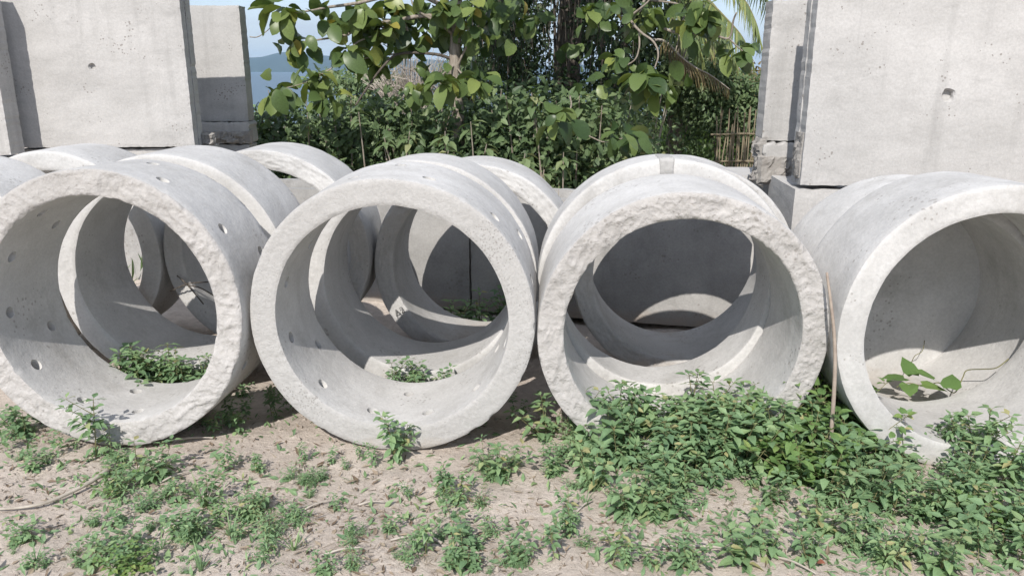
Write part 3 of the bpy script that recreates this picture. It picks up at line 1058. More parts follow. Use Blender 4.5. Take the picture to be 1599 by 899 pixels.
SPRIG_ME = [unit_leaf('leaf', 'ovate', random.uniform(0.5, 0.65), random.uniform(0.55, 0.9), random.uniform(0.15, 0.4), 0.2, 'hedge') for _ in range(5)]
for (px, py, Y, nl, sz) in [(695, 205, 8.35, 9, 0.17), (735, 190, 8.4, 6, 0.15), (700, 235, 8.2, 8, 0.16), (820, 240, 8.1, 9, 0.15), (640, 205, 8.5, 8, 0.15),
                            (830, 145, 8.5, 9, 0.16), (790, 150, 8.6, 8, 0.15), (905, 150, 8.6, 8, 0.15), (880, 238, 8.1, 9, 0.14), (560, 175, 8.7, 8, 0.14), (480, 180, 8.9, 9, 0.14),
                            (940, 165, 8.7, 7, 0.14), (760, 225, 8.2, 7, 0.14), (600, 215, 8.4, 7, 0.13), (850, 265, 8.0, 6, 0.13)]:
    sprig(px, py, Y, nl, sz, 'broad-leaved sprig standing out of the hedge')

# ------------------------------------------------------------------ large-leaved tree
tree = empty('broad_leaf_tree', (-0.62, 9.0, float(gz(-0.62, 9.0))))
tag(tree, 'tree with large rounded leaves and pale slender branches over the hedge', 'tree')
TO = tree.location
mb = MB()
tp = spline([(0, 0, -0.1), (0.02, 0, 1.0), (-0.01, 0, 1.7), (0.03, 0.05, 2.5), (0.0, 0.0, 3.4), (0.1, -0.2, 4.3)], 5)
mb.tube(tp, [0.085 - 0.055*i/len(tp) for i in range(len(tp))], 10)
mb.build('trunk', M['bark'], tree, smooth=True)
BIG_ME = [unit_leaf('leaf', 'round', random.uniform(0.62, 0.78), t_, random.uniform(0.2, 0.65), random.uniform(0.15, 0.45), 'big_leaf')
          for t_ in (0.15, 0.3, 0.42, 0.5, 0.6, 0.7, 0.78, 0.84, 0.93, 0.98)]
BW = [1, 2, 3, 3, 3, 3, 2, 2, 0.6, 0.3]
CLUST = [  # px, py, Y, leaves, size
    (440, 18, 8.6, 13, 0.20), (468, 62, 8.7, 10, 0.20), (432, 142, 8.6, 9, 0.19), (497, 118, 8.6, 14, 0.21), (520, 30, 8.8, 9, 0.18),
    (560, 15, 8.8, 13, 0.20), (600, 38, 8.9, 14, 0.20), (548, 78, 8.8, 12, 0.20), (585, 88, 9.0, 8, 0.18), (625, 12, 9.0, 10, 0.18), (510, 150, 8.5, 8, 0.18),
    (690, 12, 8.8, 12, 0.19), (735, 8, 8.7, 10, 0.19), (742, 42, 8.8, 8, 0.17), (660, 45, 9.1, 8, 0.16), (690, 128, 8.4, 13, 0.18), (745, 125, 8.4, 9, 0.17), (650, 135, 8.6, 7, 0.15)]
CLUST_R = [(1000, 120, 8.3, 15, 0.21), (1035, 130, 8.35, 9, 0.19), (1095, 18, 8.5, 14, 0.19), (1085, 40, 8.5, 6, 0.20), (1160, 80, 8.7, 9, 0.17), (960, 92, 8.6, 6, 0.12),
           (958, 6, 8.4, 4, 0.15), (865, 185, 8.1, 8, 0.19), (975, 212, 8.0, 7, 0.17), (1010, 20, 8.9, 8, 0.17), (925, 15, 8.6, 6, 0.18)]


def leaf_clusters(parent, clusters, origin):
    for (px, py, Y, nl, sz) in clusters:
        c = at(px, py, Y) - origin
        for i in range(nl):
            a = i*2.4 + random.random()
            el = random.uniform(-0.9, 0.55)
            d = Vector((math.cos(a)*math.cos(el), math.sin(a)*math.cos(el) - 0.15, math.sin(el) - 0.15)).normalized()
            lo_ = link('leaf', random.choices(BIG_ME, BW)[0], parent, c + d*0.03 + Vector((random.uniform(-.07, .07), random.uniform(-.1, .1), random.uniform(-.06, .06))))
            q = d.to_track_quat('X', 'Z')
            lo_.rotation_mode = 'QUATERNION'
            from mathutils import Quaternion
            lo_.rotation_quaternion = q @ Quaternion((1, 0, 0), random.uniform(-0.7, 0.7))
            k = sz*1.12*random.uniform(0.75, 1.2)
            lo_.scale = (k, k, k)


leaf_clusters(tree, CLUST, TO)


def branch(parent, origin, pts, r0, r1=0.006, matk='bark'):
    P = spline([at(*p) - origin for p in pts], 5)
    mb = MB()
    mb.tube(P, [r0 + (r1-r0)*i/(len(P)-1) for i in range(len(P))], 6)
    return mb.build('branch', M[matk], parent, smooth=True)


branch(tree, TO, [(712, 95, 9.0), (680, 85, 8.95), (625, 84, 8.9), (600, 102, 8.8), (575, 135, 8.7), (555, 165, 8.6)], 0.019, 0.010, 'dark_bark')
branch(tree, TO, [(714, 40, 9.0), (670, 25, 8.95), (620, 32, 8.9), (565, 42, 8.8), (540, 55, 8.75), (500, 62, 8.7), (468, 66, 8.7)], 0.028)
branch(tree, TO, [(714, 20, 9.0), (640, -10, 8.9), (560, 5, 8.8), (510, 12, 8.7), (485, 17, 8.65), (440, 22, 8.6)], 0.026)
branch(tree, TO, [(600, 45, 8.9), (570, 30, 8.85), (552, 35, 8.8), (520, 60, 8.7)], 0.012)
branch(tree, TO, [(590, 55, 8.85), (560, 65, 8.8), (545, 80, 8.8), (520, 105, 8.7), (497, 120, 8.6)], 0.012)
branch(tree, TO, [(620, 84, 8.9), (565, 92, 8.85), (530, 100, 8.75), (480, 128, 8.65), (435, 140, 8.6)], 0.010, 0.004)
branch(tree, TO, [(714, 60, 9.0), (690, 40, 8.95), (650, 15, 8.9), (640, -8, 8.9)], 0.022)
branch(tree, TO, [(640, 60, 8.95), (632, 35, 8.95), (625, 10, 9.0)], 0.016)
branch(tree, TO, [(640, 66, 8.95), (625, 50, 8.95), (612, 40, 8.95)], 0.012)
branch(tree, TO, [(712, 110, 9.0), (725, 80, 8.9), (745, 45, 8.85), (760, 20, 8.8)], 0.016)
branch(tree, TO, [(712, 100, 9.0), (690, 118, 8.7), (688, 126, 8.45)], 0.014)
branch(tree, TO, [(714, 0, 9.0), (770, -20, 8.8), (840, -30, 8.7), (958, 0, 8.3)], 0.02)
branch(tree, TO, [(712, 105, 9.0), (735, 130, 8.6), (745, 126, 8.45)], 0.012)
branch(tree, TO, [(390, 58, 8.6), (402, 58, 8.6), (415, 50, 8.6), (432, 35, 8.6)], 0.006, 0.004)
def cluster_mass(parent, clusters, origin, per, size, matk='big_leaf'):
    arrs = []
    for (px, py, Y, nl, sz) in clusters:
        c = np.array(at(px, py, Y) - origin)
        n_ = per
        P = c + rng.normal(size=(n_, 3))*np.array([0.10, 0.14, 0.07])
        D = unit(rng.normal(size=(n_, 3))*np.array([1, 1, 0.5]) + np.array([0, -0.2, -0.75]))
        Nn_ = unit(rng.normal(size=(n_, 3))*0.5 + np.array([0, -0.7, 0.7]))
        arrs.append(leaf_arrays(P, D, Nn_, sz*size*rng.uniform(0.6, 1.25, n_), rng.uniform(0.6, 0.85, n_), tone_std(n_), 'round', 0.25, rng.uniform(0.2, 0.7, n_), 0.02))
    f = link('foliage', leaf_mesh('foliage', arrs, M[matk], True), parent); f['kind'] = 'stuff'


cluster_mass(tree, CLUST + [(575, 55, 9.0, 8, .2), (640, 30, 9.1, 8, .2), (705, 30, 9.1, 8, .2), (720, 70, 9.2, 6, .17), (665, 110, 9.1, 6, .17), (590, 5, 8.9, 8, .2), (500, 12, 8.8, 8, .18), (770, 25, 9.2, 8, .18), (800, 5, 9.2, 8, .18)], TO, 6, 1.05)
cluster_mass(tree, [(585, 28, 9.0, 8, .18), (655, 20, 9.1, 8, .18), (700, 55, 9.2, 8, .17), (765, 60, 9.2, 8, .17), (725, 115, 8.9, 8, .17), (640, 70, 9.2, 8, .16), (610, 60, 9.0, 8, .17), (780, 15, 9.0, 8, .18), (820, 30, 9.3, 8, .17)], TO, 14, 1.05)
# crown above the frame
bl = [(-0.3, -0.6, 3.7, 1.5, 1.2, 0.6), (0.9, -0.5, 3.8, 1.4, 1.3, 0.7), (2.2, -0.6, 3.7, 1.2, 1.0, 0.55), (-1.8, -0.3, 3.4, 1.1, 0.9, 0.45), (1.4, 0.6, 3.2, 1.2, 0.7, 0.5)]
f = link('crown', leaf_mesh('crown', foliage_blobs(bl, 0.19, 900, 'round', tone_std, 0.7, 0.3, 0.2), M['big_leaf']), tree); f['kind'] = 'stuff'

# second tree of the same sort to the right, its low branches hang before the vine-clad trunk
t2 = empty('broad_leaf_tree', (1.35, 11.9, float(gz(1.35, 11.9))))
tag(t2, 'tree with large rounded leaves drooping before the vine-clad trunk and palm', 'tree')
O2 = t2.location
mb = MB()
tp = spline([(0, 0, -0.1), (0.03, 0.05, 1.2), (-0.05, 0, 2.4), (0.1, -0.1, 3.6)], 5)
mb.tube(tp, [0.06 - 0.035*i/len(tp) for i in range(len(tp))], 9)
mb.build('trunk', M['dark_bark'], t2, smooth=True)
leaf_clusters(t2, CLUST_R, O2)
cluster_mass(t2, CLUST_R + [(930, 40, 9.2, 8, .17), (985, 50, 9.4, 8, .17), (900, 70, 9.6, 8, .16), (940, 120, 9.0, 8, .16)], O2, 8, 1.05)
branch(t2, O2, [(1010, -10, 9.4), (1000, 15, 9.1), (985, 30, 8.8), (1000, 50, 8.5), (1020, 65, 8.35), (1028, 85, 8.3), (1022, 108, 8.3)], 0.018, 0.008)
branch(t2, O2, [(998, 48, 8.6), (998, 75, 8.5), (990, 95, 8.5), (965, 108, 8.55)], 0.011, 0.006)
branch(t2, O2, [(985, 25, 8.8), (1010, 5, 8.7), (1020, -10, 8.7)], 0.013)
branch(t2, O2, [(1010, 0, 9.4), (1065, 10, 9.0), (1063, 45, 8.9), (1055, 80, 8.8)], 0.012, 0.007)
branch(t2, O2, [(1030, 42, 8.9), (1060, 52, 8.8), (1110, 54, 8.7), (1138, 60, 8.7), (1145, 33, 8.65), (1150, 20, 8.6)], 0.016, 0.009)
branch(t2, O2, [(1138, 60, 8.7), (1150, 72, 8.7), (1162, 82, 8.7)], 0.009, 0.006)
branch(t2, O2, [(905, 205, 8.6), (925, 215, 8.3), (945, 222, 8.15), (972, 216, 8.05)], 0.009, 0.005)
branch(t2, O2, [(890, 150, 8.6), (892, 165, 8.3), (885, 178, 8.15), (868, 185, 8.1)], 0.010, 0.006)

# ------------------------------------------------------------------ dark vine-clad tree
c = at(884, 100, 11.2)
vt = empty('vine_clad_tree', (c.x, c.y, float(gz(c.x, c.y))))
tag(vt, 'thick dark tree trunk wrapped in dangling vines, rising behind the hedge', 'tree')
mb = MB()
tp = spline([(0.02, 0, -0.15), (0, 0, 1.0), (0.0, 0, 1.8), (0.05, 0, 2.6), (0.0, 0.1, 3.8), (0.2, 0.1, 5.2)], 5)
mb.tube(tp, [0.20 - 0.09*i/len(tp) for i in range(len(tp))], 14)
for q in range(9):
    a = random.uniform(0, 6.28)
    pts = [(0.17*math.cos(a + 0.25*k + 0.2*random.random()), 0.17*math.sin(a + 0.25*k), 0.1 + k*0.45) for k in range(8)]
    mb.tube(spline(pts, 4), random.uniform(0.018, 0.04), 5)
mb.build('trunk', M['dark_bark'], vt, smooth=True)
mb = MB()
for q in range(150):
    x = random.uniform(-1.25, 0.9); y = random.uniform(-0.6, 0.5); z = random.uniform(2.0, 3.6)
    ln = random.uniform(0.5, 1.5)
    mb.tube([(x, y, z), (x+random.uniform(-.06, .06), y, z-ln*0.5), (x+random.uniform(-.12, .12), y, max(0.6, z-ln))], [0.005, 0.004, 0.003], 3, False)
vv_ = mb.build('hanging_vines', M['dark_bark'], vt); vv_['kind'] = 'stuff'
bl = [(-0.95, -0.1, 2.3, 0.55, 0.5, 0.75), (-0.75, 0.1, 1.7, 0.6, 0.5, 0.5), (0.55, 0.0, 2.2, 0.5, 0.5, 0.9), (0.7, -0.2, 1.6, 0.45, 0.4, 0.45), (-0.3, 0.45, 2.0, 0.6, 0.3, 0.9),
      (0.0, -0.3, 3.6, 1.6, 0.9, 0.7), (-1.2, -0.2, 3.2, 0.8, 0.7, 0.6), (1.1, 0, 3.3, 0.8, 0.7, 0.6), (-0.2, 0.6, 1.3, 1.3, 0.4, 0.6), (-0.05, -0.28, 1.6, 0.28, 0.12, 0.5), (0.12, -0.26, 2.4, 0.2, 0.1, 0.4)]
f = link('crown', leaf_mesh('crown', foliage_blobs(bl, 0.075, 11000, 'ovate', tone_std, 0.5, 0.3, 0.05, 0.6), M['dark_leaf']), vt); f['kind'] = 'stuff'

# dense trees farther back that close the view behind the hedge
def back_tree(px, Y, zc, wx, hz, n_leaf, label, matk='dark_leaf', size=0.10):
    c = at(px, 100, Y)
    o = empty('dense_tree', (c.x, Y, float(gz(c.x, Y))))
    tag(o, label, 'tree', 'dense trees behind the hedge')
    mb = MB()
    tp = spline([(0, 0, -0.2), (0.05, 0, zc*0.5), (random.uniform(-.2, .2), 0, zc)], 5)
    mb.tube(tp, [0.12 - 0.06*i/len(tp) for i in range(len(tp))], 9)
    mb.build('trunk', M['dark_bark'], o, smooth=True)
    bl = [(random.uniform(-.6, .6)*wx, random.uniform(-.5, .5), zc + random.uniform(-.6, .6)*hz, wx*random.uniform(.35, .55), 0.6, hz*random.uniform(.25, .4)) for _ in range(8)]
    bl.append((0, 0.2, zc, wx*0.8, 0.5, hz*0.85))
    f = link('crown', leaf_mesh('crown', foliage_blobs(bl, size, n_leaf, 'ovate', tone_std, 0.55, 0.3, 0.1, 0.5), M[matk]), o); f['kind'] = 'stuff'


back_tree(800, 13.0, 2.6, 0.95, 1.5, 5200, 'dense dark tree beside the vine-clad trunk, nearer the bare bush')
back_tree(960, 12.6, 2.5, 0.85, 1.6, 5200, 'dense dark tree beside the vine-clad trunk, nearer the palm')
back_tree(1075, 15.6, 1.9, 0.7, 0.8, 2400, 'dense leafy tree standing behind the palm fronds', 'hedge')
back_tree(1120, 15.5, 1.15, 1.15, 0.75, 5200, 'low leafy tree standing behind the bamboo fence', 'hedge')
back_tree(1165, 14.8, 1.55, 0.5, 0.45, 1500, 'small brownish tree behind the narrow wall panel', 'palm_dry', 0.07)
back_tree(560, 15.0, 1.2, 1.2, 0.55, 3600, 'low leafy tree behind the hedge, before the sea', 'hedge')
back_tree(735, 14.5, 1.5, 0.6, 0.75, 2200, 'low leafy tree between the bare bush and the vine-clad trunk', 'hedge')

# ------------------------------------------------------------------ coconut palm
c = at(1072, -35, 12.8)
palm = empty('palm_tree', (at(1052, 200, 12.8).x, 12.8, float(gz(2.6, 12.8))))
tag(palm, 'palm tree with drooping green fronds and one dead yellow frond', 'palm')
PO = palm.location
top = c - PO
mb = MB()
tp = spline([(0, 0, -0.1), (0.02, 0, 0.9), (0.05, 0, 1.8), tuple(top)], 7)
rr = [0.13 - 0.03*i/len(tp) + 0.008*(i % 2) for i in range(len(tp))]
mb.tube(tp, rr, 12)
mb.build('trunk', M['bark'], palm)


def frond(ends, ln, matk, n_pairs=44, leaf=0.42, hang=0.6):
    P = spline(ends, 10)
    mb = MB()
    mb.tube(P, [0.022*(1-0.8*i/len(P)) for i in range(len(P))], 5)
    ra = mb.build('frond', M['stem'] if matk == 'palm' else M['twig'], palm, smooth=True)
    bp_, bd, bn, bs = [], [], [], []
    for i in range(n_pairs):
        t = 0.12 + 0.88*i/n_pairs
        x = t*(len(P)-1); k = min(int(x), len(P)-2)
        p = P[k].lerp(P[k+1], x-k); tg = (P[k+1]-P[k]).normalized()
        side = tg.cross(Vector((0, 0, 1)))
        if side.length < 0.05: side = tg.cross(Vector((0, 1, 0)))
        side.normalize()
        for s_ in (-1, 1):
            d = side*s_*0.75 + tg*0.55 + Vector((0, 0, -hang*random.uniform(0.6, 1.3)))
            bp_.append(p); bd.append(d); bn.append(Vector((random.uniform(-.3, .3), -0.3, 1)))
            bs.append(leaf*math.sin(math.pi*(0.12+0.8*t))**0.6*random.uniform(0.85, 1.1))
    a = leaf_arrays(np.array(bp_), np.array(bd), np.array(bn), np.array(bs), 0.055, np.clip(rng.random(len(bp_)), 0, 1), 'blade', 0.15, 0.3)
    lf = link('leaflets', leaf_mesh('leaflets', [a], M[matk]), ra); lf['kind'] = 'stuff'


def w2(px, py, Y): return at(px, py, Y) - PO


frond([top, w2(1120, -35, 12.4), w2(1158, -5, 12.2), w2(1180, 35, 12.1), w2(1190, 75, 12.1)], 1, 'palm', leaf=0.45)
frond([top, w2(1095, -10, 12.2), w2(1120, 15, 11.9), w2(1140, 60, 11.7), w2(1150, 105, 11.7)], 1, 'palm', leaf=0.5)
frond([top, w2(1050, -30, 12.2), w2(1020, -10, 11.9), w2(1000, 20, 11.8), w2(990, 60, 11.8)], 1, 'palm', leaf=0.5)
frond([top, w2(1075, -20, 12.1), w2(1080, 10, 11.7), w2(1088, 50, 11.5), w2(1095, 95, 11.5)], 1, 'palm', leaf=0.5)
frond([top, w2(1060, -15, 12.9), w2(1045, 10, 13.1), w2(1040, 50, 13.2), w2(1040, 100, 13.2)], 1, 'palm', leaf=0.5)
frond([top, w2(1100, -5, 11.6), w2(1130, 25, 11.2), w2(1160, 60, 11.0), w2(1175, 100, 11.0)], 1, 'palm', leaf=0.5)
frond([top, w2(1060, 5, 11.5), w2(1050, 30, 11.2), w2(1075, 48, 11.0), w2(1115, 62, 10.9), w2(1140, 85, 10.9)], 1, 'palm', leaf=0.42, hang=1.1)
frond([top, w2(1110, -60, 13.2), w2(1150, -50, 13.5), w2(1190, -10, 13.8), w2(1210, 40, 13.8)], 1, 'palm', leaf=0.5)
frond([top, w2(1030, -70, 13), w2(985, -60, 13.2), w2(950, -20, 13.4), w2(930, 30, 13.4)], 1, 'palm', leaf=0.5)
frond([top, w2(1090, 0, 12.9), w2(1105, 40, 13.1), w2(1115, 80, 13.1), w2(1118, 115, 13.1)], 1, 'palm_dry', leaf=0.4, hang=1.2)
frond([w2(1018, 62, 11.6), w2(1040, 66, 11.5), w2(1062, 88, 11.4), w2(1085, 105, 11.4), w2(1110, 118, 11.4), w2(1140, 140, 11.4)], 1, 'palm_dry', leaf=0.34, hang=0.9)

# ------------------------------------------------------------------ bare twiggy bush, fence, field grass
c = at(640, 150, 13.5)
bb = empty('bare_bush', (c.x, c.y, float(gz(c.x, c.y))))
tag(bb, 'leafless grey twiggy bush behind the large-leaved tree', 'bush')
mb = MB()
for q in range(130):
    a = random.uniform(0, 6.28); sp_ = random.uniform(0.1, 1.0)
    p0 = (0.2*random.uniform(-1, 1), 0.2*random.uniform(-1, 1), 0.3)
    p2 = (sp_*math.cos(a), 0.6*sp_*math.sin(a), random.uniform(1.5, 2.25)-0.25*sp_)
    p1 = (p2[0]*0.5, p2[1]*0.5, 1.2)
    P = spline([p0, p1, p2], 4)
    mb.tube(P, [0.012*(1-0.75*i/len(P)) for i in range(len(P))], 3, False)
    for z in range(5):
        k = random.randint(3, len(P)-2)
        d = Vector((random.uniform(-1, 1), random.uniform(-1, 1), random.uniform(0.0, 1))).normalized()*random.uniform(0.12, 0.4)
        mb.tube([P[k], P[k]+d*0.5+Vector((0, 0, 0.02)), P[k]+d], [0.005, 0.004, 0.002], 3, False)
mb.build('twigs', M['twig'], bb)['kind'] = 'stuff'

fc = at(1118, 240, 11.9)
fn = empty('bamboo_fence', (fc.x, fc.y, float(gz(fc.x, fc.y))), -0.1)
tag(fn, 'rough fence of thin upright bamboo stakes beside the wall panels', 'fence')
for i in range(24):
    mb = MB()
    x = i*0.036 + random.uniform(-.012, .012)
    h = random.uniform(0.8, 1.2)
    mb.tube([(x, random.uniform(-.03, .03), -0.05), (x+random.uniform(-.02, .02), 0, h*0.5), (x+random.uniform(-.05, .05), 0, h)], [0.013, 0.012, 0.008], 5)
    mb.build('stake', M['bamboo'], fn)
for z in (0.35, 0.75):
    mb = MB(); mb.tube([(-0.1, -0.035, z), (0.4, -0.04, z+0.02), (1.0, -0.035, z-0.01)], 0.012, 5); mb.build('rail', M['bamboo'], fn)

n_ = 9000
X_ = rng.uniform(1.2, 5.5, n_); Y_ = rng.uniform(13.6, 21, n_)
Pg = np.stack([X_, Y_, gz(X_, Y_) - 0.02], 1)
dg = np.stack([rng.normal(0, .25, n_), rng.normal(0, .25, n_), np.ones(n_)], 1)
a = leaf_arrays(Pg, dg, rdir(n_) + np.array([0, -1, 0]), rng.uniform(0.35, 0.75, n_), 0.03, rng.random(n_), 'blade', 0.1, 0.15)
tag(link('field_grass', leaf_mesh('field_grass', [a], M['grass'])), 'tall bright green grass in the field beyond the hedge', 'grass', kind='stuff')
n_ = 7000
X_ = rng.uniform(-6, 6, n_); Y_ = rng.uniform(6.0, 13.5, n_)
Pg = np.stack([X_, Y_, gz(X_, Y_) - 0.01], 1)
a = leaf_arrays(Pg, np.stack([rng.normal(0, .5, n_), rng.normal(0, .5, n_), np.ones(n_)], 1), rdir(n_) + np.array([0, -1, 0]), rng.uniform(0.08, 0.25, n_), 0.12, np.clip(rng.normal(.35, .2, n_), 0, .9), 'lance', 0.1, 0.25)
tag(link('undergrowth', leaf_mesh('undergrowth', [a], M['hedge'])), 'low green undergrowth on the ground under the hedge', 'undergrowth', kind='stuff')

# ------------------------------------------------------------------ weeds
def weed_meshes(kind, seed):
    rs = random.Random(seed)
    mb = MB(); P, D, Nn, S = [], [], [], []
    def axis(base, dirv, ln, nodes, l0, l1, r):
        bend = Vector((rs.uniform(-.15, .15), rs.uniform(-.15, .15), 0))*ln
        pts = spline([base, base + dirv*ln*0.5 + bend*0.5, base + dirv*ln + bend], 4)
        mb.tube(pts, [r*(1-0.6*i/len(pts)) for i in range(len(pts))], 4)
        a0 = rs.uniform(0, 6.28)
        for k in range(nodes):
            t = 0.12 + 0.88*k/max(1, nodes-1)
            x = t*(len(pts)-1); i = min(int(x), len(pts)-2)
            p = pts[i].lerp(pts[i+1], x-i)
            a = a0 + k*1.57 + rs.uniform(-.3, .3)
            sz = (l0 + (l1-l0)*t)*rs.uniform(0.8, 1.2)
            reps = (0, math.pi) if kind != 'vine' else (0,)
            if t > 0.97: reps = (0, 1.57, 3.14, 4.71)
            for q in reps:
                el = rs.uniform(-0.25, 0.45) + (0.3 if t > 0.9 else 0)
                d = Vector((math.cos(a+q)*math.cos(el), math.sin(a+q)*math.cos(el), math.sin(el)))
                pet = d*sz*(0.25 if kind != 'vine' else 0.5)
                P.append(p + pet); D.append(d + Vector((0, 0, -0.15)))
                Nn.append(Vector((rs.uniform(-.35, .35), rs.uniform(-.45, .25), 1))); S.append(sz)
                mb.tube([p, p+pet], r*0.35, 3, False)
        return pts
    if kind == 'tall':
        pts = axis(Vector((0, 0, -0.02)), Vector((rs.uniform(-.12, .12), rs.uniform(-.12, .12), 1)), 1.0, 8, 0.24, 0.19, 0.013)
        for q in range(rs.randint(3, 5)):
            b0 = pts[rs.randint(2, len(pts)-3)]
            a = rs.uniform(0, 6.28)
            axis(b0, Vector((math.cos(a)*0.7, math.sin(a)*0.7, 0.8)).normalized(), rs.uniform(0.25, 0.5), 4, 0.22, 0.17, 0.008)
        wr, shp = 0.50, 'lance'
    elif kind == 'bushy':
        for q in range(rs.randint(3, 6)):
            a = rs.uniform(0, 6.28); sp_ = rs.uniform(0.15, 1.1)
            axis(Vector((0.05*math.cos(a), 0.05*math.sin(a), -0.02)), Vector((math.cos(a)*sp_, math.sin(a)*sp_, 1)).normalized(), rs.uniform(0.55, 1.0), 5, 0.29, 0.21, 0.010)
        wr, shp = 0.56, 'ovate'
    elif kind == 'grass':
        wr, shp = 0.05, 'blade'
        mb.tube([(0, 0, -0.02), (0, 0, 0.12)], 0.02, 4)
        for q in range(rs.randint(9, 16)):
            a = rs.uniform(0, 6.28); sp_ = rs.uniform(0.1, 0.9)
            P.append(Vector((0.03*math.cos(a), 0.03*math.sin(a), -0.01))); D.append(Vector((math.cos(a)*sp_, math.sin(a)*sp_, 1)))
            Nn.append(Vector((-math.cos(a), -math.sin(a), 0.3))); S.append(rs.uniform(0.5, 1.1))
    elif kind == 'fine':
        for q in range(rs.randint(5, 8)):
            a = rs.uniform(0, 6.28); sp_ = rs.uniform(0.3, 1.3)
            axis(Vector((0, 0, -0.02)), Vector((math.cos(a)*sp_, math.sin(a)*sp_, 1)).normalized(), rs.uniform(0.5, 1.0), 7, 0.23, 0.17, 0.008)
        wr, shp = 0.30, 'lance'
    else:
        for q in range(rs.randint(5, 8)):
            a = rs.uniform(0, 6.28); sp_ = rs.uniform(0.2, 1.3)
            axis(Vector((0, 0, -0.02)), Vector((math.cos(a)*sp_, math.sin(a)*sp_, 0.8)).normalized(), rs.uniform(0.6, 1.15), 7, 0.22, 0.15, 0.010)
        wr, shp = 0.85, 'heart'
    n_ = len(P)
    tn = np.clip(rng.normal(0.48, 0.17, n_), 0, 0.9)
    tn[rng.random(n_) < 0.03] = 0.97
    arr = leaf_arrays(np.array(P), np.array(D), np.array(Nn), np.array(S), wr*(0.85+0.3*rng.random(n_)), tn, shp, 0.22, rng.uniform(0.05, 0.4, n_))
    return mb.mesh('stem', M['stem']), leaf_mesh('foliage', [arr], M['vine_leaf' if kind == 'vine' else 'weed']), arr


WM = {k: [weed_meshes(k, 100*i+sum(map(ord, k))) for i in range(5)] for k in ('tall', 'bushy', 'fine', 'vine', 'grass')}


PLACED = []


def place_weed(p, kind, h, label, group, name='weed'):
    """remember the plant; the 290 that show largest become things, the rest one mass"""
    PLACED.append((Vector(p), kind, h, label, group))


def build_weeds():
    big = sorted(range(len(PLACED)), key=lambda i: -PLACED[i][2]/PLACED[i][0].length*(50 if PLACED[i][4] is None else 1))[:290]
    big = set(big)
    rest = []
    for i, (p, kind, h, label, group) in enumerate(PLACED):
        st, fo, arr = random.choice(WM[kind])
        k = min(0.30 if kind != 'vine' else 0.36, h*random.uniform(0.8, 1.2)); kx = min(0.27, k*random.uniform(0.85, 1.15))
        rx, ry, rz = random.uniform(-.12, .12), random.uniform(-.12, .12), random.uniform(0, 6.28)
        if i in big:
            o = empty('weed', p, rz)
            tag(o, label, 'weed', group)
            o.rotation_euler.x = rx; o.rotation_euler.y = ry
            for (n2, me) in (('stem', st), ('foliage', fo)):
                c_ = link(n2, me, o); c_.scale = (kx, kx, k)
        else:
            a, f_, t_ = arr
            c_, s_ = math.cos(rz), math.sin(rz)
            q = a*np.array([kx, kx, k])
            q = np.stack([q[:, 0]*c_ - q[:, 1]*s_ + ry*q[:, 2], q[:, 0]*s_ + q[:, 1]*c_ + rx*q[:, 2], q[:, 2]], 1) + np.array(p)
            rest.append((q, f_, t_))
    tag(link('weeds', leaf_mesh('weeds', rest, M['weed'])), 'small low weeds filling in between the larger weeds', 'weeds', kind='stuff')


def patch(px, py, rx, ry, n_, kind, h, label, group, hv=0.5):
    for i in range(n_):
        a = random.uniform(0, 6.28); r_ = math.sqrt(random.random())*1.25
        qx, qy = px + rx*r_*math.cos(a), py + ry*r_*math.sin(a)
        if qx < 170 and abs(qy - (808 - 0.35*max(0, qx - 50))) < 34: continue     # the dry branch lies clear
        p = gnd(qx, qy)
        kd = kind if isinstance(kind, str) else random.choice(kind)
        hh = h*random.uniform(1-hv, 1+hv)*(0.7 if kd in ('fine', 'vine') else 1)
        place_weed(p, kd, hh, label, group)


G1 = 'weeds in the tall clump'
L1 = 'leafy green weed in the tall clump before the undrilled wrinkled ring'
patch(1085, 712, 130, 26, 42, ('tall', 'bushy', 'tall'), 0.26, L1, G1)
patch(1200, 722, 80, 24, 20, ('tall', 'bushy'), 0.26, L1, G1)
patch(980, 705, 70, 20, 13, ('tall', 'bushy', 'fine'), 0.20, L1, G1)
patch(905, 690, 45, 22, 11, ('bushy', 'tall', 'fine'), 0.17, L1, G1)
patch(1130, 775, 190, 34, 36, ('bushy', 'bushy', 'fine', 'tall', 'grass'), 0.15, L1, G1)
patch(950, 745, 75, 30, 14, ('fine', 'bushy'), 0.12, L1, G1)
GV = 'broad-leaved creepers between the rings'
LV = 'light green heart-leaved creeper at the foot of the gap between rings'
patch(1268, 695, 36, 18, 12, 'vine', 0.36, LV, GV)
patch(1285, 735, 60, 26, 13, 'vine', 0.28, LV, GV)
patch(1248, 668, 16, 6, 4, 'vine', 0.42, LV, GV)
G2 = 'weeds before the vine ring'
L2 = 'green weed growing before the ring with the vine inside'
patch(1400, 765, 120, 40, 30, ('bushy', 'tall', 'fine'), 0.16, L2, G2)
patch(1470, 720, 100, 16, 14, ('tall', 'bushy'), 0.15, L2, G2)
patch(1560, 780, 70, 60, 24, ('bushy', 'tall', 'vine'), 0.20, L2, G2)
patch(1480, 850, 130, 40, 26, ('bushy', 'fine', 'grass', 'tall'), 0.13, L2, G2)
patch(1320, 850, 70, 35, 9, ('fine', 'bushy'), 0.11, L2, G2)
G3 = 'weeds scattered on the bare sand'
L3 = 'small green weed scattered on the bare sandy ground'
